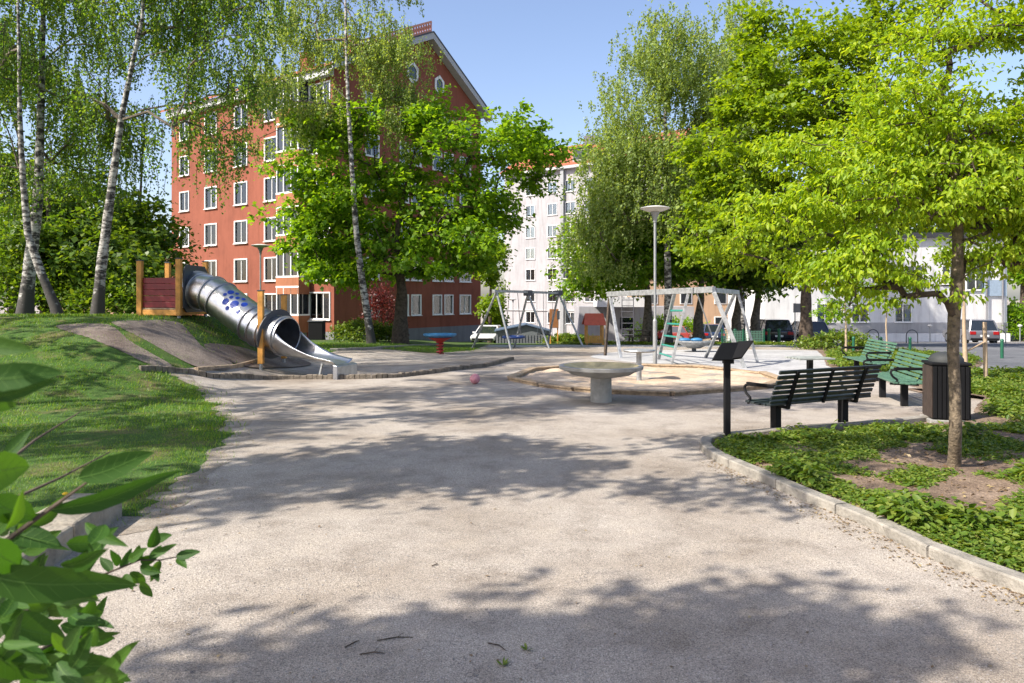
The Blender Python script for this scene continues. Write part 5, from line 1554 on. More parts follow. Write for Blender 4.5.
# ================================================================== CARS
def car(label, c, rz, paint, L_=4.3, W_=1.8, H_=1.5, suv=False, group='cars parked along the street'):
    root = thing('parked_car', label, 'car', c, rz, group)
    B = lambda mb, nm, m, bev=0, sm=False, par=None: mb.build(nm, m, par or root, smooth=sm, bevel=bev, world=False)
    hw = W_ / 2; bz = .28; belt = H_ * .6
    # side outline of the lower body, front at +x
    f = L_ / 2
    prof = [(-f, bz + .12), (-f + .05, bz), (f - .1, bz), (f, bz + .15), (f - .02, belt * .72), (f - .2, belt * .84), (f - 1.05, belt * .98), (-f + .15, belt * 1.0), (-f + .02, belt * .9)]
    stations = [(-1, .86), (-.86, .97), (-.6, 1), (.6, 1), (.86, .97), (1, .86)]
    mb = MB(); vs = []; n = len(prof)
    for (t, sc) in [(-1, .9), (-.9, 1.0), (.9, 1.0), (1, .9)]:
        for (x, z) in prof: vs.append((x * (1 if abs(t) < 1 else .985), t * hw, bz + (z - bz) * (1 if abs(t) < 1 else sc) + (0 if abs(t) < 1 else .04)))
    fs = [tuple(range(n)), tuple(reversed(range(3 * n, 4 * n)))]
    for i in range(3):
        for k in range(n): k2 = (k + 1) % n; fs.append((i * n + k, (i + 1) * n + k, (i + 1) * n + k2, i * n + k2))
    mb.add(vs, fs); B(mb, 'body', paint, .03, True)
    rb = -f + (.1 if suv else .2); rt_ = -f + (.35 if suv else .6); ft = f - (1.75 if suv else 2.0); fb = f - (.95 if suv else 1.15)
    def cab(x0, x1, x2, x3, w0, w1, z0, z1):
        m_ = MB(); v = [(x0, -w0, z0), (x3, -w0, z0), (x3, w0, z0), (x0, w0, z0), (x1, -w1, z1), (x2, -w1, z1), (x2, w1, z1), (x1, w1, z1)]
        m_.add(v, [(0, 3, 2, 1), (4, 5, 6, 7), (0, 1, 5, 4), (1, 2, 6, 5), (2, 3, 7, 6), (3, 0, 4, 7)]); return m_
    B(cab(rb, rt_, ft, fb, hw * .9, hw * .72, belt * .97, H_ - .05), 'windows', M['carglass'], .02)
    B(cab(rt_ - .04, rt_ + .02, ft - .02, ft + .05, hw * .74, hw * .7, H_ - .06, H_), 'roof', paint, .02)
    mb = MB()
    for s_ in (-1, 1):
        for (xa, xb) in ((rb, rt_), (fb, ft), (-.1, -.1), (-1.0, -1.0)):
            mb.bar((xa, s_ * hw * .905, belt * .97), (xb, s_ * hw * .725, H_ - .04), .07, .05)
    B(mb, 'pillar', paint)
    for x in (-f + .78, f - .82):
        for s_ in (-1, 1):
            m_ = MB(); y = s_ * (hw - .08); r_ = .33
            m_.tube([(x, y - .11, r_), (x, y + .11, r_)], r_, 20); w_ = B(m_, 'wheel', M['tyre'], 0, True)
            m_ = MB(); m_.tube([(x, y + s_ * .1, r_), (x, y + s_ * .125, r_)], r_ * .62, 14); B(m_, 'rim', M['steel_dull'], 0, True, w_)
    for s_ in (-1, 1):
        B(MB().box((-f + .03, s_ * hw * .74, belt * .8), (.1, .34, .2)), 'tail_light', M['taillight'], .02)
        B(MB().box((f - .08, s_ * hw * .72, belt * .72), (.16, .36, .14)), 'headlight', M['headlight'], .02)
        B(MB().box((fb - .15, s_ * (hw + .05), belt * 1.05), (.12, .16, .12)), 'mirror', paint, .02)
    B(MB().box((-f - .005, 0, belt * .62), (.03, .5, .12)), 'number_plate', M['plate'])
    B(MB().box((-f + .04, 0, bz + .1), (.12, W_ * .9, .14)), 'bumper', M['black'], .02); B(MB().box((f - .02, 0, bz + .1), (.12, W_ * .86, .14)), 'bumper', M['black'], .02)
    return root
car('black estate car seen from behind, left of the thick tree trunk', gd(770, 47.5), R(84), M['carblack'], 4.6, 1.85, 1.62, True)
car('dark car mostly hidden behind the thick tree trunk', gd(806, 48), R(84), M['carblue'], 4.4, 1.85, 1.5)
car('silver hatchback seen at an angle behind the slim tree', gd(970, 47.2), R(80), M['carsilver'], 4.1, 1.8, 1.6, True)
car('navy car parked between the far trunks right of the merry-go-round', gd(712, 60), R(80), M['carblue'], 4.3, 1.8, 1.5)
car('red car glimpsed through the ladder of the climbing frame', gd(670, 65), R(150), M['carred'], 4.0, 1.75, 1.4)
car('white car half hidden by the leg of the swing set beside the shed', gd(488, 49), R(-100), M['carwhite'], 3.6, 1.65, 1.22)

# ================================================================== STREET FURNITURE
hoop0 = None
for i, (px, lb_) in enumerate([(835, 'steel bicycle hoop at the street, next to the young stem and left of the rest'), (873, 'steel bicycle hoop by the street, second from the thick trunk'), (912, 'steel bicycle hoop by the street directly above the litter bin'), (1000, 'steel bicycle hoop at the street beside the silver hatchback')]):
    c = gd(px, 45.5)
    if hoop0 is None:
        hoop0 = thing('bicycle_hoop', lb_, 'bicycle stand', c, 0, 'bicycle hoops along the street')
        pts = [Vector((-.36, 0, -.1)), Vector((-.36, 0, .5))] + [Vector((-.36 * math.cos(a), 0, .5 + .36 * math.sin(a))) for a in [PI * k / 10 for k in range(1, 10)]] + [Vector((.36, 0, .5)), Vector((.36, 0, -.1))]
        mb = MB(); mb.tube(pts, .03, 8); mb.build('hoop', M['darkplate'], hoop0, smooth=True, world=False)
        mb = MB(); mb.box((-.36, 0, .01), (.14, .14, .02)); mb.box((.36, 0, .01), (.14, .14, .02)); mb.build('foot_plate', M['lampgrey'], hoop0, world=False)
    else:
        o = copy_tree(hoop0); o.location = c; o['label'] = lb_
f0 = None
for i, (px, d, lb_) in enumerate([(853.5, 27, 'short green post right of the slim young stem'), (881, 26.5, 'short green post just left of the pale young stem'), (910, 26, 'short dark green post above the litter bin'), (1002, 24, 'short green post at the right edge below the bicycle hoop'), (769, 42, 'dark green post before the black estate car, left of two'), (779, 42, 'dark green post before the black estate car, right of two'), (735, 41, 'green post left of the black estate car, by the leg of the frame')]):
    c = gd(px, d)
    if f0 is None:
        f0 = thing('fence_post', lb_, 'fence post', c, 0, 'short green posts')
        mb = MB(); mb.tube([(0, 0, -.1), (0, 0, .6)], .05, 10); mb.build('shaft', M['greenpost'], f0, smooth=True, world=False)
        mb = MB(); mb.lathe([(.058, .58), (.058, .62), (.03, .655), (0, .66)], (0, 0, 0), 12); mb.build('post_cap', M['greenpost'], f0, smooth=True, world=False)
    else:
        o = copy_tree(f0); o.location = c; o['label'] = lb_
        if d > 40: o.scale = (1.8, 1.8, 1.35)
b0 = None
for i, (px, lb_) in enumerate([(851, 'small bollard lamp by the low wall, left of three'), (930, 'small bollard lamp by the low wall left of the slim tree trunk'), (1020, 'small bollard lamp by the garden wall at the right edge')]):
    c = gd(px, 57.0)
    if b0 is None:
        b0 = thing('bollard_lamp', lb_, 'bollard lamp', c, 0, 'bollard lamps by the low wall')
        mb = MB(); mb.tube([(0, 0, -.05), (0, 0, 1.2)], .04, 8); mb.build('pole', M['lampgrey'], b0, smooth=True, world=False)
        mb = MB(); mb.lathe([(.04, 1.18), (.14, 1.22), (.17, 1.3), (.13, 1.36), (0, 1.4)], (0, 0, 0), 14); mb.build('lamp_head', M['lampwhite'], b0, smooth=True, world=False)
    else:
        o = copy_tree(b0); o.location = c; o['label'] = lb_
# road sign seen from behind
c = gd(795, 36); root = thing('sign_post', 'grey sign plate on a thin post just left of the thick tree trunk', 'sign', c)
mb = MB(); mb.tube([c, (c.x, c.y, P(0, 303, 36).z)], .03, 8); mb.build('post', M['lampgrey'], root)
mb = MB(); a_ = P(793, 303.5, 36); b_ = P(800, 312.5, 36); mb.box(((a_.x + b_.x) / 2, 35.95, (a_.z + b_.z) / 2), (b_.x - a_.x, .03, a_.z - b_.z)); mb.build('sign_plate', M['plinth'], root)
# low green mesh fence by the frame
c = gd(745, 39); root = thing('mesh_fence', 'low pale green mesh fence seen between the legs of the climbing frame', 'fence', c)
x0, x1 = xf(722, 39), xf(764, 39)
mb = MB()
for k in range(28): x = x0 + (x1 - x0) * k / 27; mb.bar((x, 39, c.z + .05), (x, 39, c.z + .75), .02)
for k in range(6): mb.bar((x0, 39, c.z + .08 + k * .13), (x1, 39, c.z + .08 + k * .13), .02)
mb.build('mesh_panel', simple('pale_green_wire', (.16, .32, .24), .5), root)
for x in (x0, (x0 + x1) / 2, x1): mb = MB(); mb.bar((x, 39, c.z - .05), (x, 39, c.z + .85), .07); mb.build('post', M['greenpost'], root)

# ================================================================== TREES
def tp(px, py, d): p = P(px, py, d); return np.array([p.x, p.y, p.z])
def base(px, d): p = gd(px, d, -.05); return np.array([p.x, p.y, p.z])

# left birches on the mound
GB = 'white-barked birches on and beside the mound'
weeping('birch_tree', 'leaning birch with curved white trunk and black foot, left of the path up the mound',
        [base(60, 20.5), tp(42, 275, 20.5), tp(28, 235, 20.5), tp(23, 180, 20.5), tp(20, 120, 20.5), tp(19, 50, 20.6), tp(17, -40, 20.8), tp(20, -120, 21)],
        [PE(10, 60, 22.2, 75, 60, 1.7), PE(20, -40, 22.2, 80, 60, 1.8), PE(-20, 160, 22.2, 50, 50, 1.7)], 72, 12, 1.2, .085, M['leaf_birch'], M['birch'], .13, GB, 21)
weeping('birch_tree', 'birch with thick grey foot and white upper trunk behind the leaning birch',
        [base(24, 23), tp(33, 240, 23), tp(38, 200, 23), tp(40, 140, 23), tp(42, 70, 23), tp(44, -20, 23), tp(48, -120, 23)],
        [PE(65, 50, 25, 60, 60, 1.7), PE(60, -50, 25, 70, 60, 1.8), PE(75, 140, 25, 50, 40, 1.6)], 66, 12, 1.2, .09, M['leaf_birch'], M['birch'], .21, GB, 22)
weeping('birch_tree', 'tall birch with bright white trunk standing just left of the play platform',
        [base(97, 21), tp(101, 270, 21), tp(108, 215, 21), tp(114, 170, 21), tp(121, 120, 21), tp(131, 70, 21), tp(142, 20, 21), tp(147, -50, 21), tp(150, -130, 21)],
        [PE(150, 20, 22.6, 70, 55, 1.8), PE(215, 75, 21.5, 45, 45, 2), PE(110, 120, 22.6, 45, 50, 1.7), PE(190, -30, 22, 70, 50, 2.2), PE(230, 30, 21, 30, 30, 1.5), PE(205, 140, 21, 42, 34, 1.6), PE(245, -10, 21, 30, 30, 1.5)],
        108, 12, 1.15, .085, M['leaf_birch'], M['birch'], .16, GB, 23)
weeping('birch_tree', 'slender birch with hanging twigs in front of the red block beside the maple',
        [base(372, 31), tp(362, 280, 31), tp(356, 230, 31), tp(352, 170, 31), tp(348, 100, 31), tp(346, 40, 31), tp(345, -40, 31), tp(345, -100, 31)],
        [PE(300, 105, 31, 22, 30, 1.4), PE(315, 25, 32.6, 60, 40, 2), PE(388, 50, 32, 38, 50, 1.8), PE(275, 75, 31, 34, 36, 1.8), PE(350, -50, 32.6, 75, 45, 2.2), PE(325, 110, 32.4, 40, 30, 1.7), PE(392, 110, 32, 26, 26, 1.5), PE(270, 130, 31, 22, 22, 1.5)],
        120, 15, 1.25, .1, M['leaf_dull'], M['birch'], .17, GB, 24)
# maple before the red block
broadleaf('maple_tree', 'broad green maple with dark forked trunk before the red gable',
          [base(400, 33), tp(401, 312, 33), tp(402, 292, 33), tp(400, 276, 33), tp(396, 240, 33), tp(405, 190, 33), tp(415, 150, 33)],
          [PE(345, 215, 33, 52, 45, 2.6), PE(425, 190, 33, 62, 60, 3), PE(480, 215, 33, 40, 45, 2.5), PE(500, 145, 33, 42, 32, 2.3), PE(345, 150, 33, 42, 30, 2.2), PE(430, 120, 33, 35, 20, 2), PE(310, 240, 33, 30, 30, 2), PE(530, 160, 33, 26, 34, 1.8), PE(410, 255, 33, 80, 28, 2.6), PE(350, 270, 32.5, 45, 18, 2), PE(545, 150, 33, 18, 18, 1.2), PE(308, 185, 32, 26, 42, 1.4), PE(345, 125, 32, 34, 20, 1.4)],
          235, 165, .2, .17, M['leaf_maple'], M['bark'], .34, .6, .5, seed=31)
# big bright maple, centre right
broadleaf('maple_tree', 'large bright green maple with thick straight trunk at the street verge',
          [base(806, 33), tp(806, 320, 33), tp(806, 290, 33), tp(806, 250, 33), tp(810, 190, 33), tp(815, 120, 33), tp(820, 50, 33)],
          [PE(800, 110, 33, 80, 85, 3.4), PE(735, 190, 33, 45, 45, 2.4), PE(755, 110, 33, 45, 60, 2.4), PE(860, 40, 33, 65, 50, 3), PE(840, 210, 33, 60, 45, 2.8), PE(705, 160, 33, 22, 40, 1.6), PE(790, 30, 33, 45, 30, 2.4), PE(740, 250, 33, 50, 20, 2), PE(880, 130, 33, 60, 60, 3), PE(700, 225, 32, 24, 24, 1.6)],
          250, 190, .2, .17, M['leaf_bright'], M['bark'], .3, .6, .42, seed=32)
# tall silvery birch, centre right
weeping('birch_tree', 'tall pale green birch with drooping crown rising behind the main lamp post',
        [base(668, 40), tp(668, 290, 40), tp(667, 230, 40), tp(666, 180, 40), tp(665, 120, 40), tp(664, 60, 40), tp(664, 20, 40)],
        [PE(585, 240, 40, 24, 40, 2), PE(605, 175, 40, 24, 34, 2), PE(612, 110, 40, 20, 40, 1.6), PE(655, 60, 40, 42, 45, 2.4), PE(695, 55, 40, 40, 40, 2.2), PE(635, 145, 40, 42, 45, 2.4), PE(610, 205, 40, 34, 34, 2.2), PE(660, 200, 40, 55, 50, 2.8), PE(720, 110, 40, 40, 50, 2.5), PE(600, 255, 40, 26, 22, 1.8)],
        240, 17, 1.1, .13, M['leaf_dull'], M['birch'], .24, GB, 25, step=.07, spread=.7)
weeping('birch_tree', 'highest birch top rising at the upper edge between the pale birch and the bright maple',
        [base(742, 50), tp(742, 290, 50), tp(742, 200, 50), tp(741, 100, 50), tp(741, 40, 50), tp(742, -10, 50)],
        [PE(745, 20, 50, 28, 34, 2.2), PE(745, 80, 50, 45, 50, 3), PE(730, 150, 50, 50, 50, 3)], 100, 15, 1.3, .16, M['leaf_dull'], M['birch'], .25, GB, 26, step=.08, spread=.8)
# round tree behind
broadleaf('lime_tree', 'round dark green tree with short brown trunk between playhouse and lamp post',
          [base(647, 43), tp(648, 320, 43), tp(648, 300, 43), tp(647, 280, 43), tp(646, 240, 43)],
          [PE(640, 255, 43, 55, 38, 3), PE(600, 255, 43, 28, 38, 2), PE(675, 250, 43, 40, 40, 3), PE(590, 282, 42, 14, 16, 1)], 120, 190, .24, .2, M['leaf_maple'], M['barkgrey'], .36, .75, .5, seed=34)
for i, (px, d, lb_, ex) in enumerate([(699, 44, 'dark ivy-clad trunked tree just right of the ladder', [PE(700, 215, 44, 34, 60, 2.5), PE(690, 265, 44, 26, 22, 2)]),
                                 (737, 45, 'dense tree with twisted grey trunk left of the black estate car', [PE(735, 235, 45, 36, 40, 2.6), PE(745, 270, 45, 26, 18, 2)]),
                                 (756, 45.5, 'dense tree with rough leaning trunk nearest the black estate car', [PE(765, 225, 45, 40, 45, 2.6), PE(770, 270, 45, 24, 20, 2)])]):
    broadleaf('street_tree', lb_, [base(px, d), tp(px - 1, 320, d), tp(px + 2, 300, d), tp(px + 3, 260, d), tp(px + 2, 210, d)], ex, 75, 180, .24, .2, M['leaf_dark'], M['barkgrey'], .36, .8, .5, 'dense trees by the street', seed=40 + i)
# background trees on the left
lt = [(15, 34, 'dark leafy tree at the left edge behind the birches', [PE(0, 190, 34, 50, 50, 3), PE(-20, 60, 34, 40, 60, 3), PE(10, 265, 34, 60, 35, 2.5)]),
      (78, 38, 'dark leafy tree between the two birch trunks', [PE(75, 215, 38, 46, 40, 3), PE(75, 268, 38, 50, 34, 2.5)]),
      (140, 36, 'green leafy tree directly behind the play platform', [PE(138, 240, 36, 30, 40, 2.4), PE(140, 285, 36, 34, 22, 2)]),
      (48, 29, 'lower dark tree behind the grey-footed birch', [PE(50, 250, 29, 45, 40, 2.2), PE(110, 270, 29, 34, 30, 1.8)])]
for i, (px, d, lb_, ex) in enumerate(lt):
    broadleaf('broadleaf_tree', lb_, [base(px, d), tp(px, 290, d), tp(px + 3, 250, d), tp(px, 200, d), tp(px + 4, 140, d)], ex, 95, 130, .22, .18, M['leaf_dark'], M['bark'], .25, .75, .5, 'dark trees behind the birches', seed=50 + i)
# trees in the gap left of the white block, right edge
broadleaf('broadleaf_tree', 'light green tree in the gap between the red block and the white block', [base(490, 52.5), tp(490, 310, 52.5), tp(491, 280, 52.5), tp(491, 250, 52.5)],
          [PE(491, 262, 52.5, 13, 30, 1.3), PE(493, 305, 52.5, 10, 12, 1)], 50, 130, .2, .16, M['leaf_bright'], M['bark'], .16, .45, .6, seed=61)
broadleaf('broadleaf_tree', 'tree on the green bank beyond the right end of the pale house', [base(1024, 75), tp(1024, 280, 75), tp(1025, 250, 75), tp(1026, 200, 75)],
          [PE(1030, 215, 75, 36, 50, 3), PE(1020, 265, 75, 20, 16, 2)], 70, 130, .4, .34, M['leaf_maple'], M['bark'], .4, 1.3, .6, seed=62)
broadleaf('broadleaf_tree', 'tall tree rising behind the roof of the pale house', [base(900, 78), tp(900, 270, 78), tp(900, 200, 78), tp(900, 140, 78)],
          [PE(900, 190, 78, 100, 60, 4), PE(980, 220, 78, 60, 40, 4), PE(840, 220, 78, 60, 40, 4)], 130, 130, .42, .36, M['leaf_dark'], M['bark'], .4, 1.5, .6, seed=63)
# near slim tree
broadleaf('elm_tree', 'slim young tree with bright yellow-green leaves in the planting bed',
          [np.array([*G(954, 470)]) - np.array([0, 0, .03]), tp(955.5, 430, 7.2), tp(955, 390, 7.2), tp(953, 350, 7.2), tp(954, 318, 7.2), tp(957, 285, 7.2), tp(958, 240, 7.25), tp(955, 180, 7.3), tp(950, 110, 7.4)],
          [PE(905, 120, 7.4, 75, 62, .9), PE(850, 185, 7.3, 62, 55, .8), PE(955, 190, 7.2, 80, 42, 1.0), PE(1025, 150, 7.3, 60, 70, .9), PE(875, 250, 7.1, 42, 22, .5), PE(1050, 230, 7.2, 60, 45, .9),
           PE(780, 215, 7.2, 50, 36, .6), PE(735, 235, 7.1, 34, 20, .4), PE(845, 255, 7.1, 45, 25, .5), PE(1000, 255, 7.1, 36, 14, .4), PE(930, 40, 7.4, 55, 30, .7), PE(1020, 20, 7.4, 35, 30, .6), PE(800, 150, 7.4, 36, 28, .5),
           PE(862, 296, 7.0, 30, 16, .3), PE(905, 282, 7.1, 40, 18, .5), PE(820, 272, 7.1, 36, 20, .4), PE(990, 170, 7.9, 90, 60, .8), PE(1000, -60, 7.4, 70, 50, .8), PE(1090, 100, 7.3, 60, 90, .9)],
          880, 66, .054, .026, M['leaf_near'], M['barkyoung'], .055, .165, .3, r_tip=.0078, shape='oval', seed=71, droop=.5, limb=M['bark'])
# young staked trees behind
broadleaf('young_tree', 'thin young tree with pale stem behind the benches, above the yellow-green plants', [base(887, 24), tp(887, 345, 24), tp(886, 325, 24), tp(887, 308, 24), tp(887, 280, 24)],
          [PE(888, 285, 24, 20, 18, .6)], 14, 60, .12, .08, M['leaf_bright'], M['palestem'], .035, .25, .6, seed=72, r_tip=.006)
broadleaf('young_tree', 'thin young tree with brown stem behind the slatted table', [base(846, 25), tp(846, 345, 25), tp(846, 325, 25), tp(845, 310, 25), tp(845, 290, 25)],
          [PE(835, 303, 25, 18, 14, .5), PE(850, 290, 25, 20, 14, .6)], 18, 60, .12, .08, M['leaf_maple'], M['palestem'], .05, .25, .6, seed=73, r_tip=.006)
broadleaf('young_tree', 'young tree with pale stem directly right of the slim tree trunk', [base(966, 15.5), tp(965, 350, 15.5), tp(964, 325, 15.5), tp(964, 300, 15.5), tp(964, 270, 15.5)],
          [PE(966, 262, 15.5, 30, 20, .6)], 18, 70, .1, .06, M['leaf_bright'], M['palestem'], .055, .22, .6, seed=74, r_tip=.006)
c = gd(986, 15.8); root = thing('tree_stake', 'pale wooden stake tied to the young stem at the right edge', 'tree stake', c)
mb = MB(); mb.tube([c - Vector((0, 0, .1)), P(984.5, 322, 15.8)], .045, 8); mb.build('stake', M['palestem'], root, smooth=True)
mb = MB(); mb.bar(P(984.5, 342, 15.76), P(967, 351, 15.5), .05, .02); mb.build('tie', M['plank'], root)
# trees out of the frame to the left, whose shadows lie on the gravel
gS = 'trees beyond the left edge that shade the gravel'
for i, (x, y, lb_, ex, nc, lp, cr_) in enumerate([
        (-7.3, 4.3, 'leafy tree beyond the left edge shading the middle of the gravel', [(-6.9, 4.6, 6.2, 1.7, 1.3, 1.2), (-8.4, 3.6, 6.6, 1.4, 1.1, 1.2), (-5.4, 5.0, 5.6, 1.1, 1.0, .7), (-4.9, 4.5, 4.9, .8, .5, .4), (-3.9, 5.0, 6.6, 1.0, .8, .5), (-2.9, 4.9, 7.0, .9, .7, .4), (-3.4, 3.7, 5.5, .9, .5, .3), (-2.8, 4.3, 6.2, .8, .6, .3)], 122, 76, .32),
        (-6.6, -.2, 'leafy tree behind the viewer shading the nearest gravel', [(-5.0, .55, 5.9, 1.5, .5, .5), (-6.3, .2, 6.0, 1.1, .4, .5), (-3.9, .75, 5.6, .9, .35, .35), (-6.8, -.7, 6.6, 1.0, .7, .7)], 62, 105, .36),
        (-12.5, 9.0, 'tall leafy tree left of the mound shading the lawn', [(-12, 9, 8, 2.6, 2.2, 2.4), (-11.5, 8.5, 12, 2.6, 2.2, 2.8), (-13, 10.5, 5, 2, 2, 1)], 85, 90, .4),
        (-9.6, 7.0, 'airy tree beyond the left edge throwing broken shade towards the sandbox', [(-9.4, 6.8, 9, 1.6, 1.4, 1.8), (-9.0, 7.0, 12.5, 2.0, 1.8, 2.0), (-6.0, 8.0, 9.5, 2.2, 1.2, .8), (-4.0, 7.4, 9.0, 1.6, 1.0, .6), (-11.5, 10.5, 12.5, 2.6, 2.2, 1.2), (-14.5, 13, 13.5, 2.6, 2.4, 1.4)], 160, 80, .34),
        (-13.2, 5.2, 'leafy tree beyond the left edge shading the lower lawn', [(-13, 5.2, 6.2, 2.4, 1.6, 1.2), (-12.2, 5.5, 8, 2, 1.6, 1.2)], 75, 80, .36),
        (-17.5, 13.5, 'farther leafy tree left of the mound', [(-17, 13.5, 8.5, 2.4, 2.2, 2.6), (-17, 13, 12.5, 2.6, 2.4, 2.4), (-18, 15, 6, 2.4, 2, 1.6)], 90, 90, .42)]):
    g_ = tz(x, y) - .05
    broadleaf('shade_tree', lb_, [np.array([x, y, g_]), np.array([x, y, 1.6]), np.array([x + .1, y, 3.2]), np.array([x + .2, y + .1, 4.6]), np.array([x + .3, y + .1, 6.2])], ex, nc, lp, .13, .1, M['leaf_maple'], M['bark'], .17, cr_, .5, gS, seed=80 + i)
weeping('birch_tree', 'birch standing beyond the left edge of the view on the mound slope',
        [base(-60, 16), tp(-60, 200, 16), tp(-60, 100, 16), tp(-55, 0, 16), tp(-55, -150, 16)], [PE(-70, 0, 16, 70, 70, 2), PE(-60, -120, 16, 90, 70, 2.2), PE(-60, -240, 16, 70, 60, 2)], 60, 13, 1.4, .075, M['leaf_birch'], M['birch'], .17, GB, 27)

# shrubs
shrub('shrub', 'wine-red leaved shrub at the corner of the red block beside the slender birch', tuple(gd(382, 40)), 1.2, 1.0, 1.6, 2600, .13, .08, M['leaf_red'], seed=91)
shrub('shrub', 'green bush at the foot of the slender birch', tuple(gd(358, 34)), 1.1, .9, .55, 2200, .14, .09, M['leaf_cover'], seed=92)
shrub('shrub', 'small green bush between the slender birch and the maple trunk', tuple(gd(386, 34.5)), .8, .7, .5, 1600, .13, .08, M['leaf_cover'], seed=93)
shrub('shrub', 'bright green bush behind the swings, left of the white car', tuple(gd(494, 54)), 1.0, .9, 1.3, 3000, .22, .14, M['leaf_bright'], seed=94)
shrub('shrub', 'low bush below the notice board and the playhouse', tuple(gd(572, 43.5)), 1.6, .6, .25, 1800, .16, .1, M['leaf_cover'], seed=96)
shrub('hedge_shrub', 'tall clipped green hedge behind the ladder of the climbing frame', tuple(gd(672, 66)), 3.2, 1.2, 1.1, 4200, .25, .16, M['leaf_maple'], seed=97, cat='hedge')
shrub('hedge_shrub', 'dark green hedge above the garden wall at the right edge', tuple(gd(1018, 60.5, .2)), 2.8, 1.2, 1.5, 4200, .25, .16, M['leaf_maple'], seed=98, cat='hedge')
shrub('shrub', 'low green bush at the foot of the thick tree trunk', tuple(gd(838, 31)), 1.5, .8, .38, 2200, .15, .1, M['leaf_cover'], seed=99)
shrub('shrub', 'dark undergrowth bush at the left edge behind the birch feet', tuple(gd(10, 27)), 2.6, 1.2, 1.0, 3200, .16, .12, M['leaf_dark'], seed=100)
shrub('shrub', 'dark undergrowth bush behind the bright white birch trunk', tuple(gd(110, 27)), 2.2, 1.2, .9, 3000, .16, .12, M['leaf_dark'], seed=101)

# ---- leafy branches close to the camera, lower left
root = thing('leafy_shrub', 'large-leaved green shrub reaching into view at the lower left corner', 'shrub', (-1.35, 1.1, 0))
def big_leaf(mb, a, b, wpx, d0, d1, curl=.12, roll=.3):
    A = P(a[0], a[1], d0); Bp = P(b[0], b[1], d1); ax = (Bp - A); L_ = ax.length; t = ax.normalized()
    view = (Vector((0, 0, CAMZ)) - A).normalized(); s = t.cross(view).normalized(); n = s.cross(t).normalized()
    s = (s * math.cos(roll) + n * math.sin(roll)).normalized(); n = s.cross(t).normalized()
    W_ = wpx * d0 / F; K = 14; o_ = len(mb.v); vs = []
    for i in range(K + 1):
        u_ = i / K; w_ = W_ / 2 * (math.sin(PI * min(1, u_ ** .72)) ** .85 if 0 < u_ < 1 else 0)
        c_ = A + ax * u_ - n * (curl * L_ * u_ * u_) + s * (.03 * L_ * math.sin(u_ * 5))
        e = .0 if i in (0, K) else 1
        wob = 1 + .04 * math.sin(i * 2.3)
        vs += [c_ - s * w_ * wob + n * w_ * .28, c_ - s * w_ * .5 + n * w_ * .08, c_, c_ + s * w_ * .5 + n * w_ * .08, c_ + s * w_ / wob + n * w_ * .28]
    fs = [(i * 5 + j, i * 5 + j + 1, (i + 1) * 5 + j + 1, (i + 1) * 5 + j) for i in range(K) for j in range(4)]
    mb.add(vs, fs)
    def strip(pa, pb, w0, w1):
        q = (pb - pa).cross(n).normalized(); up_ = -view * -.0008
        mb.add([pa - q * w0 + up_, pa + q * w0 + up_, pb + q * w1 + up_, pb - q * w1 + up_], [(0, 1, 2, 3)], 1)
    if wpx > 8:
        cs = [Vector(vs[i * 5 + 2]) for i in range(K + 1)]
        for i in range(K): strip(cs[i], cs[i + 1], .012 * W_ * (1.6 - i / K), .012 * W_ * (1.5 - i / K))
        if wpx > 13:
            for i in range(2, K - 3, 2):
                for sd_ in (0, 4):
                    e_ = Vector(vs[(i + 2) * 5 + sd_]); m_ = Vector(vs[(i + 1) * 5 + (1 if sd_ == 0 else 3)])
                    strip(cs[i], m_, .006 * W_, .005 * W_); strip(m_, m_ + (e_ - m_) * .8, .005 * W_, .002 * W_)
mb = MB()
for L_ in [((78, 478), (155, 452), 26, .95, 1.0), ((48, 510), (184, 478), 20, .95, 1.02), ((-30, 470), (32, 470), 44, .8, .85), ((-25, 572), (138, 592), 36, .85, .92),
           ((-25, 378), (62, 372), 30, .6, .62), ((-20, 398), (60, 384), 14, .6, .62), ((-20, 340), (30, 352), 18, .6, .6), ((-10, 400), (18, 408), 16, .6, .62),
           ((10, 530), (60, 545), 24, 1.0, 1.0), ((-10, 500), (40, 520), 30, .9, .95), ((0, 620), (70, 640), 34, .95, 1.0), ((20, 660), (110, 672), 26, .95, 1.0), ((-10, 650), (50, 682), 26, .9, .95),
           ((40, 600), (100, 560), 22, 1.0, 1.05), ((-10, 540), (30, 575), 30, .8, .9), ((5, 455), (30, 430), 14, .9, .9), ((60, 640), (118, 637), 12, 1.1, 1.1), ((45, 665), (125, 690), 18, 1.05, 1.1)]:
    big_leaf(mb, L_[0], L_[1], L_[2], L_[3], L_[4], roll=random.uniform(-.5, .5))
for k in range(84):
    px = -20 + 115 * random.random() ** 1.4; py = 520 + 170 * random.random(); d = random.uniform(.85, 1.25); a = random.uniform(-1.1, 1.0); l = random.uniform(20, 46)
    big_leaf(mb, (px, py), (px + l * math.cos(a), py + l * math.sin(a)), random.uniform(9, 19), d, d + random.uniform(-.08, .08), roll=random.uniform(-.9, .9))
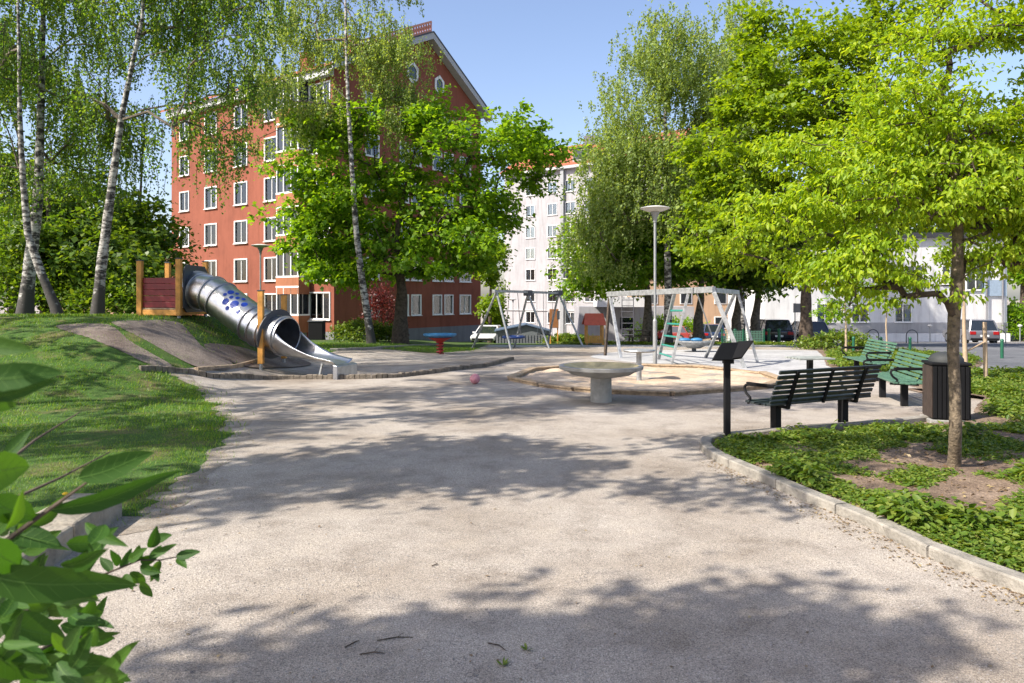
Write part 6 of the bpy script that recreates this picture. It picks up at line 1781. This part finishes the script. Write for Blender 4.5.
# small-leaved shoot pointing right over the gravel
shoot = [(60, 600), (95, 578), (120, 568), (140, 560), (160, 560), (182, 556)]
for (a, b, w_) in [((120, 568), (133, 548), 7), ((128, 560), (146, 549), 9), ((135, 562), (140, 545), 9), ((140, 560), (157, 560), 9), ((140, 566), (160, 574), 9), ((150, 560), (162, 545), 8), ((152, 540), (172, 535), 9), ((150, 548), (158, 528), 10),
                   ((160, 560), (150, 583), 8), ((130, 572), (146, 584), 10), ((125, 574), (132, 590), 8), ((176, 556), (200, 552), 9), ((178, 557), (186, 568), 7), ((140, 582), (153, 598), 8), ((112, 572), (100, 556), 8), ((155, 570), (158, 582), 6), ((150, 555), (176, 545), 7), ((118, 566), (112, 550), 7)]:
    big_leaf(mb, a, b, w_ * 1.15, 1.25, 1.25 + random.uniform(-.03, .03), roll=random.uniform(-.4, .4), curl=.08)
for (a, b, w_) in [((60, 625), (108, 634), 12), ((70, 610), (104, 615), 10), ((80, 655), (120, 668), 12), ((90, 640), (116, 640), 9), ((75, 590), (100, 600), 8), ((40, 585), (66, 570), 12)]:
    big_leaf(mb, a, b, w_ * 1.2, 1.15, 1.18, roll=random.uniform(-.4, .4))
mb.build('leaves', [M['leaf_shrub'], M['leaf_vein']], root, smooth=True)
mb = MB()
mb.tube([Vector((-1.35, 1.1, 0)), P(-60, 640, 1.1), P(30, 610, 1.18)] + [P(a, b, 1.25) for a, b in shoot], [.009, .006, .004, .0025, .002, .0018, .0015, .0012, .001], 5)
mb.tube([Vector((-1.32, 1.05, 0)), P(-80, 620, .95), P(0, 545, .95), P(48, 510, .95), P(90, 480, .96)], [.009, .006, .004, .003, .0015], 5)
mb.tube([Vector((-1.32, 1.05, 0)), P(-80, 560, .9), P(0, 505, 1.0), P(60, 478, 1.1), P(110, 452, 1.15)], [.009, .005, .003, .002, .001], 5)
mb.tube([Vector((-1.3, 1.1, 0)), P(-70, 520, .9), P(0, 468, 1.0), P(35, 440, 1.1), P(80, 412, 1.2)], [.009, .005, .003, .002, .001], 5)
mb.tube([Vector((-1.3, 1.15, 0)), P(-40, 690, .95), P(20, 660, 1.0), P(60, 640, 1.05), P(105, 634, 1.15)], [.009, .005, .003, .002, .001], 5)
mb.tube([Vector((-1.38, 1.1, 0)), P(-160, 500, .7), P(-60, 400, .62), P(-20, 372, .6)], [.009, .006, .003, .002], 5)
mb.build('stems', M['bark'], root, smooth=True)

# ================================================================== LIGHT, SKY, CAMERA
w = bpy.data.worlds.new('World'); scn.world = w; w.use_nodes = True
nt = w.node_tree; nt.nodes.clear()
sky = nt.nodes.new('ShaderNodeTexSky'); sky.sky_type = 'NISHITA'; sky.sun_disc = False
SUN_EL = R(43); sun_dir = Vector((-.88, -.47, 0)).normalized() * math.cos(SUN_EL) + Vector((0, 0, math.sin(SUN_EL)))
sky.sun_elevation = SUN_EL; sky.sun_rotation = math.atan2(sun_dir.x, sun_dir.y)
sky.air_density = 1.0; sky.dust_density = 1.7; sky.ozone_density = 2.4
bg = nt.nodes.new('ShaderNodeBackground'); bg.inputs[1].default_value = .13
wo = nt.nodes.new('ShaderNodeOutputWorld'); tint = nt.nodes.new('ShaderNodeMix'); tint.data_type = 'RGBA'; tint.blend_type = 'MULTIPLY'; tint.inputs[0].default_value = 1; tint.inputs[7].default_value = (1.09, .99, .99, 1)
nt.links.new(sky.outputs[0], tint.inputs[6]); nt.links.new(tint.outputs[2], bg.inputs[0]); nt.links.new(bg.outputs[0], wo.inputs[0])
sl = bpy.data.lights.new('sun', 'SUN'); sl.energy = 4.5; sl.angle = R(.6); sl.color = (1, .935, .84)
so = bpy.data.objects.new('sun', sl); COL.objects.link(so); so.rotation_euler = (-sun_dir).to_track_quat('-Z', 'Y').to_euler(); so.location = (-20, -10, 30)
cam = bpy.data.cameras.new('camera'); co = bpy.data.objects.new('camera', cam); COL.objects.link(co); scn.camera = co
co.location = (0, 0, CAMZ); co.rotation_euler = (PI / 2, 0, 0)
cam.sensor_width = 36; cam.lens = 36 * F / 1024; cam.shift_y = (HZ - 341.5) / 1024; cam.clip_end = 3000; cam.clip_start = .05
cam.dof.use_dof = True; cam.dof.focus_distance = 12; cam.dof.aperture_fstop = 9
vs_ = scn.view_settings; vs_.view_transform = 'Standard'; vs_.look = 'None'; vs_.exposure = .96; vs_.gamma = 1; vs_.use_curve_mapping = False
scn.cycles.use_denoising = True
try: scn.cycles.denoiser = 'OPENIMAGEDENOISE'
except Exception: pass
scn.cycles.max_bounces = 7; scn.cycles.diffuse_bounces = 3; scn.cycles.glossy_bounces = 3; scn.cycles.transmission_bounces = 4; scn.cycles.transparent_max_bounces = 8
scn.cycles.sample_clamp_indirect = 6
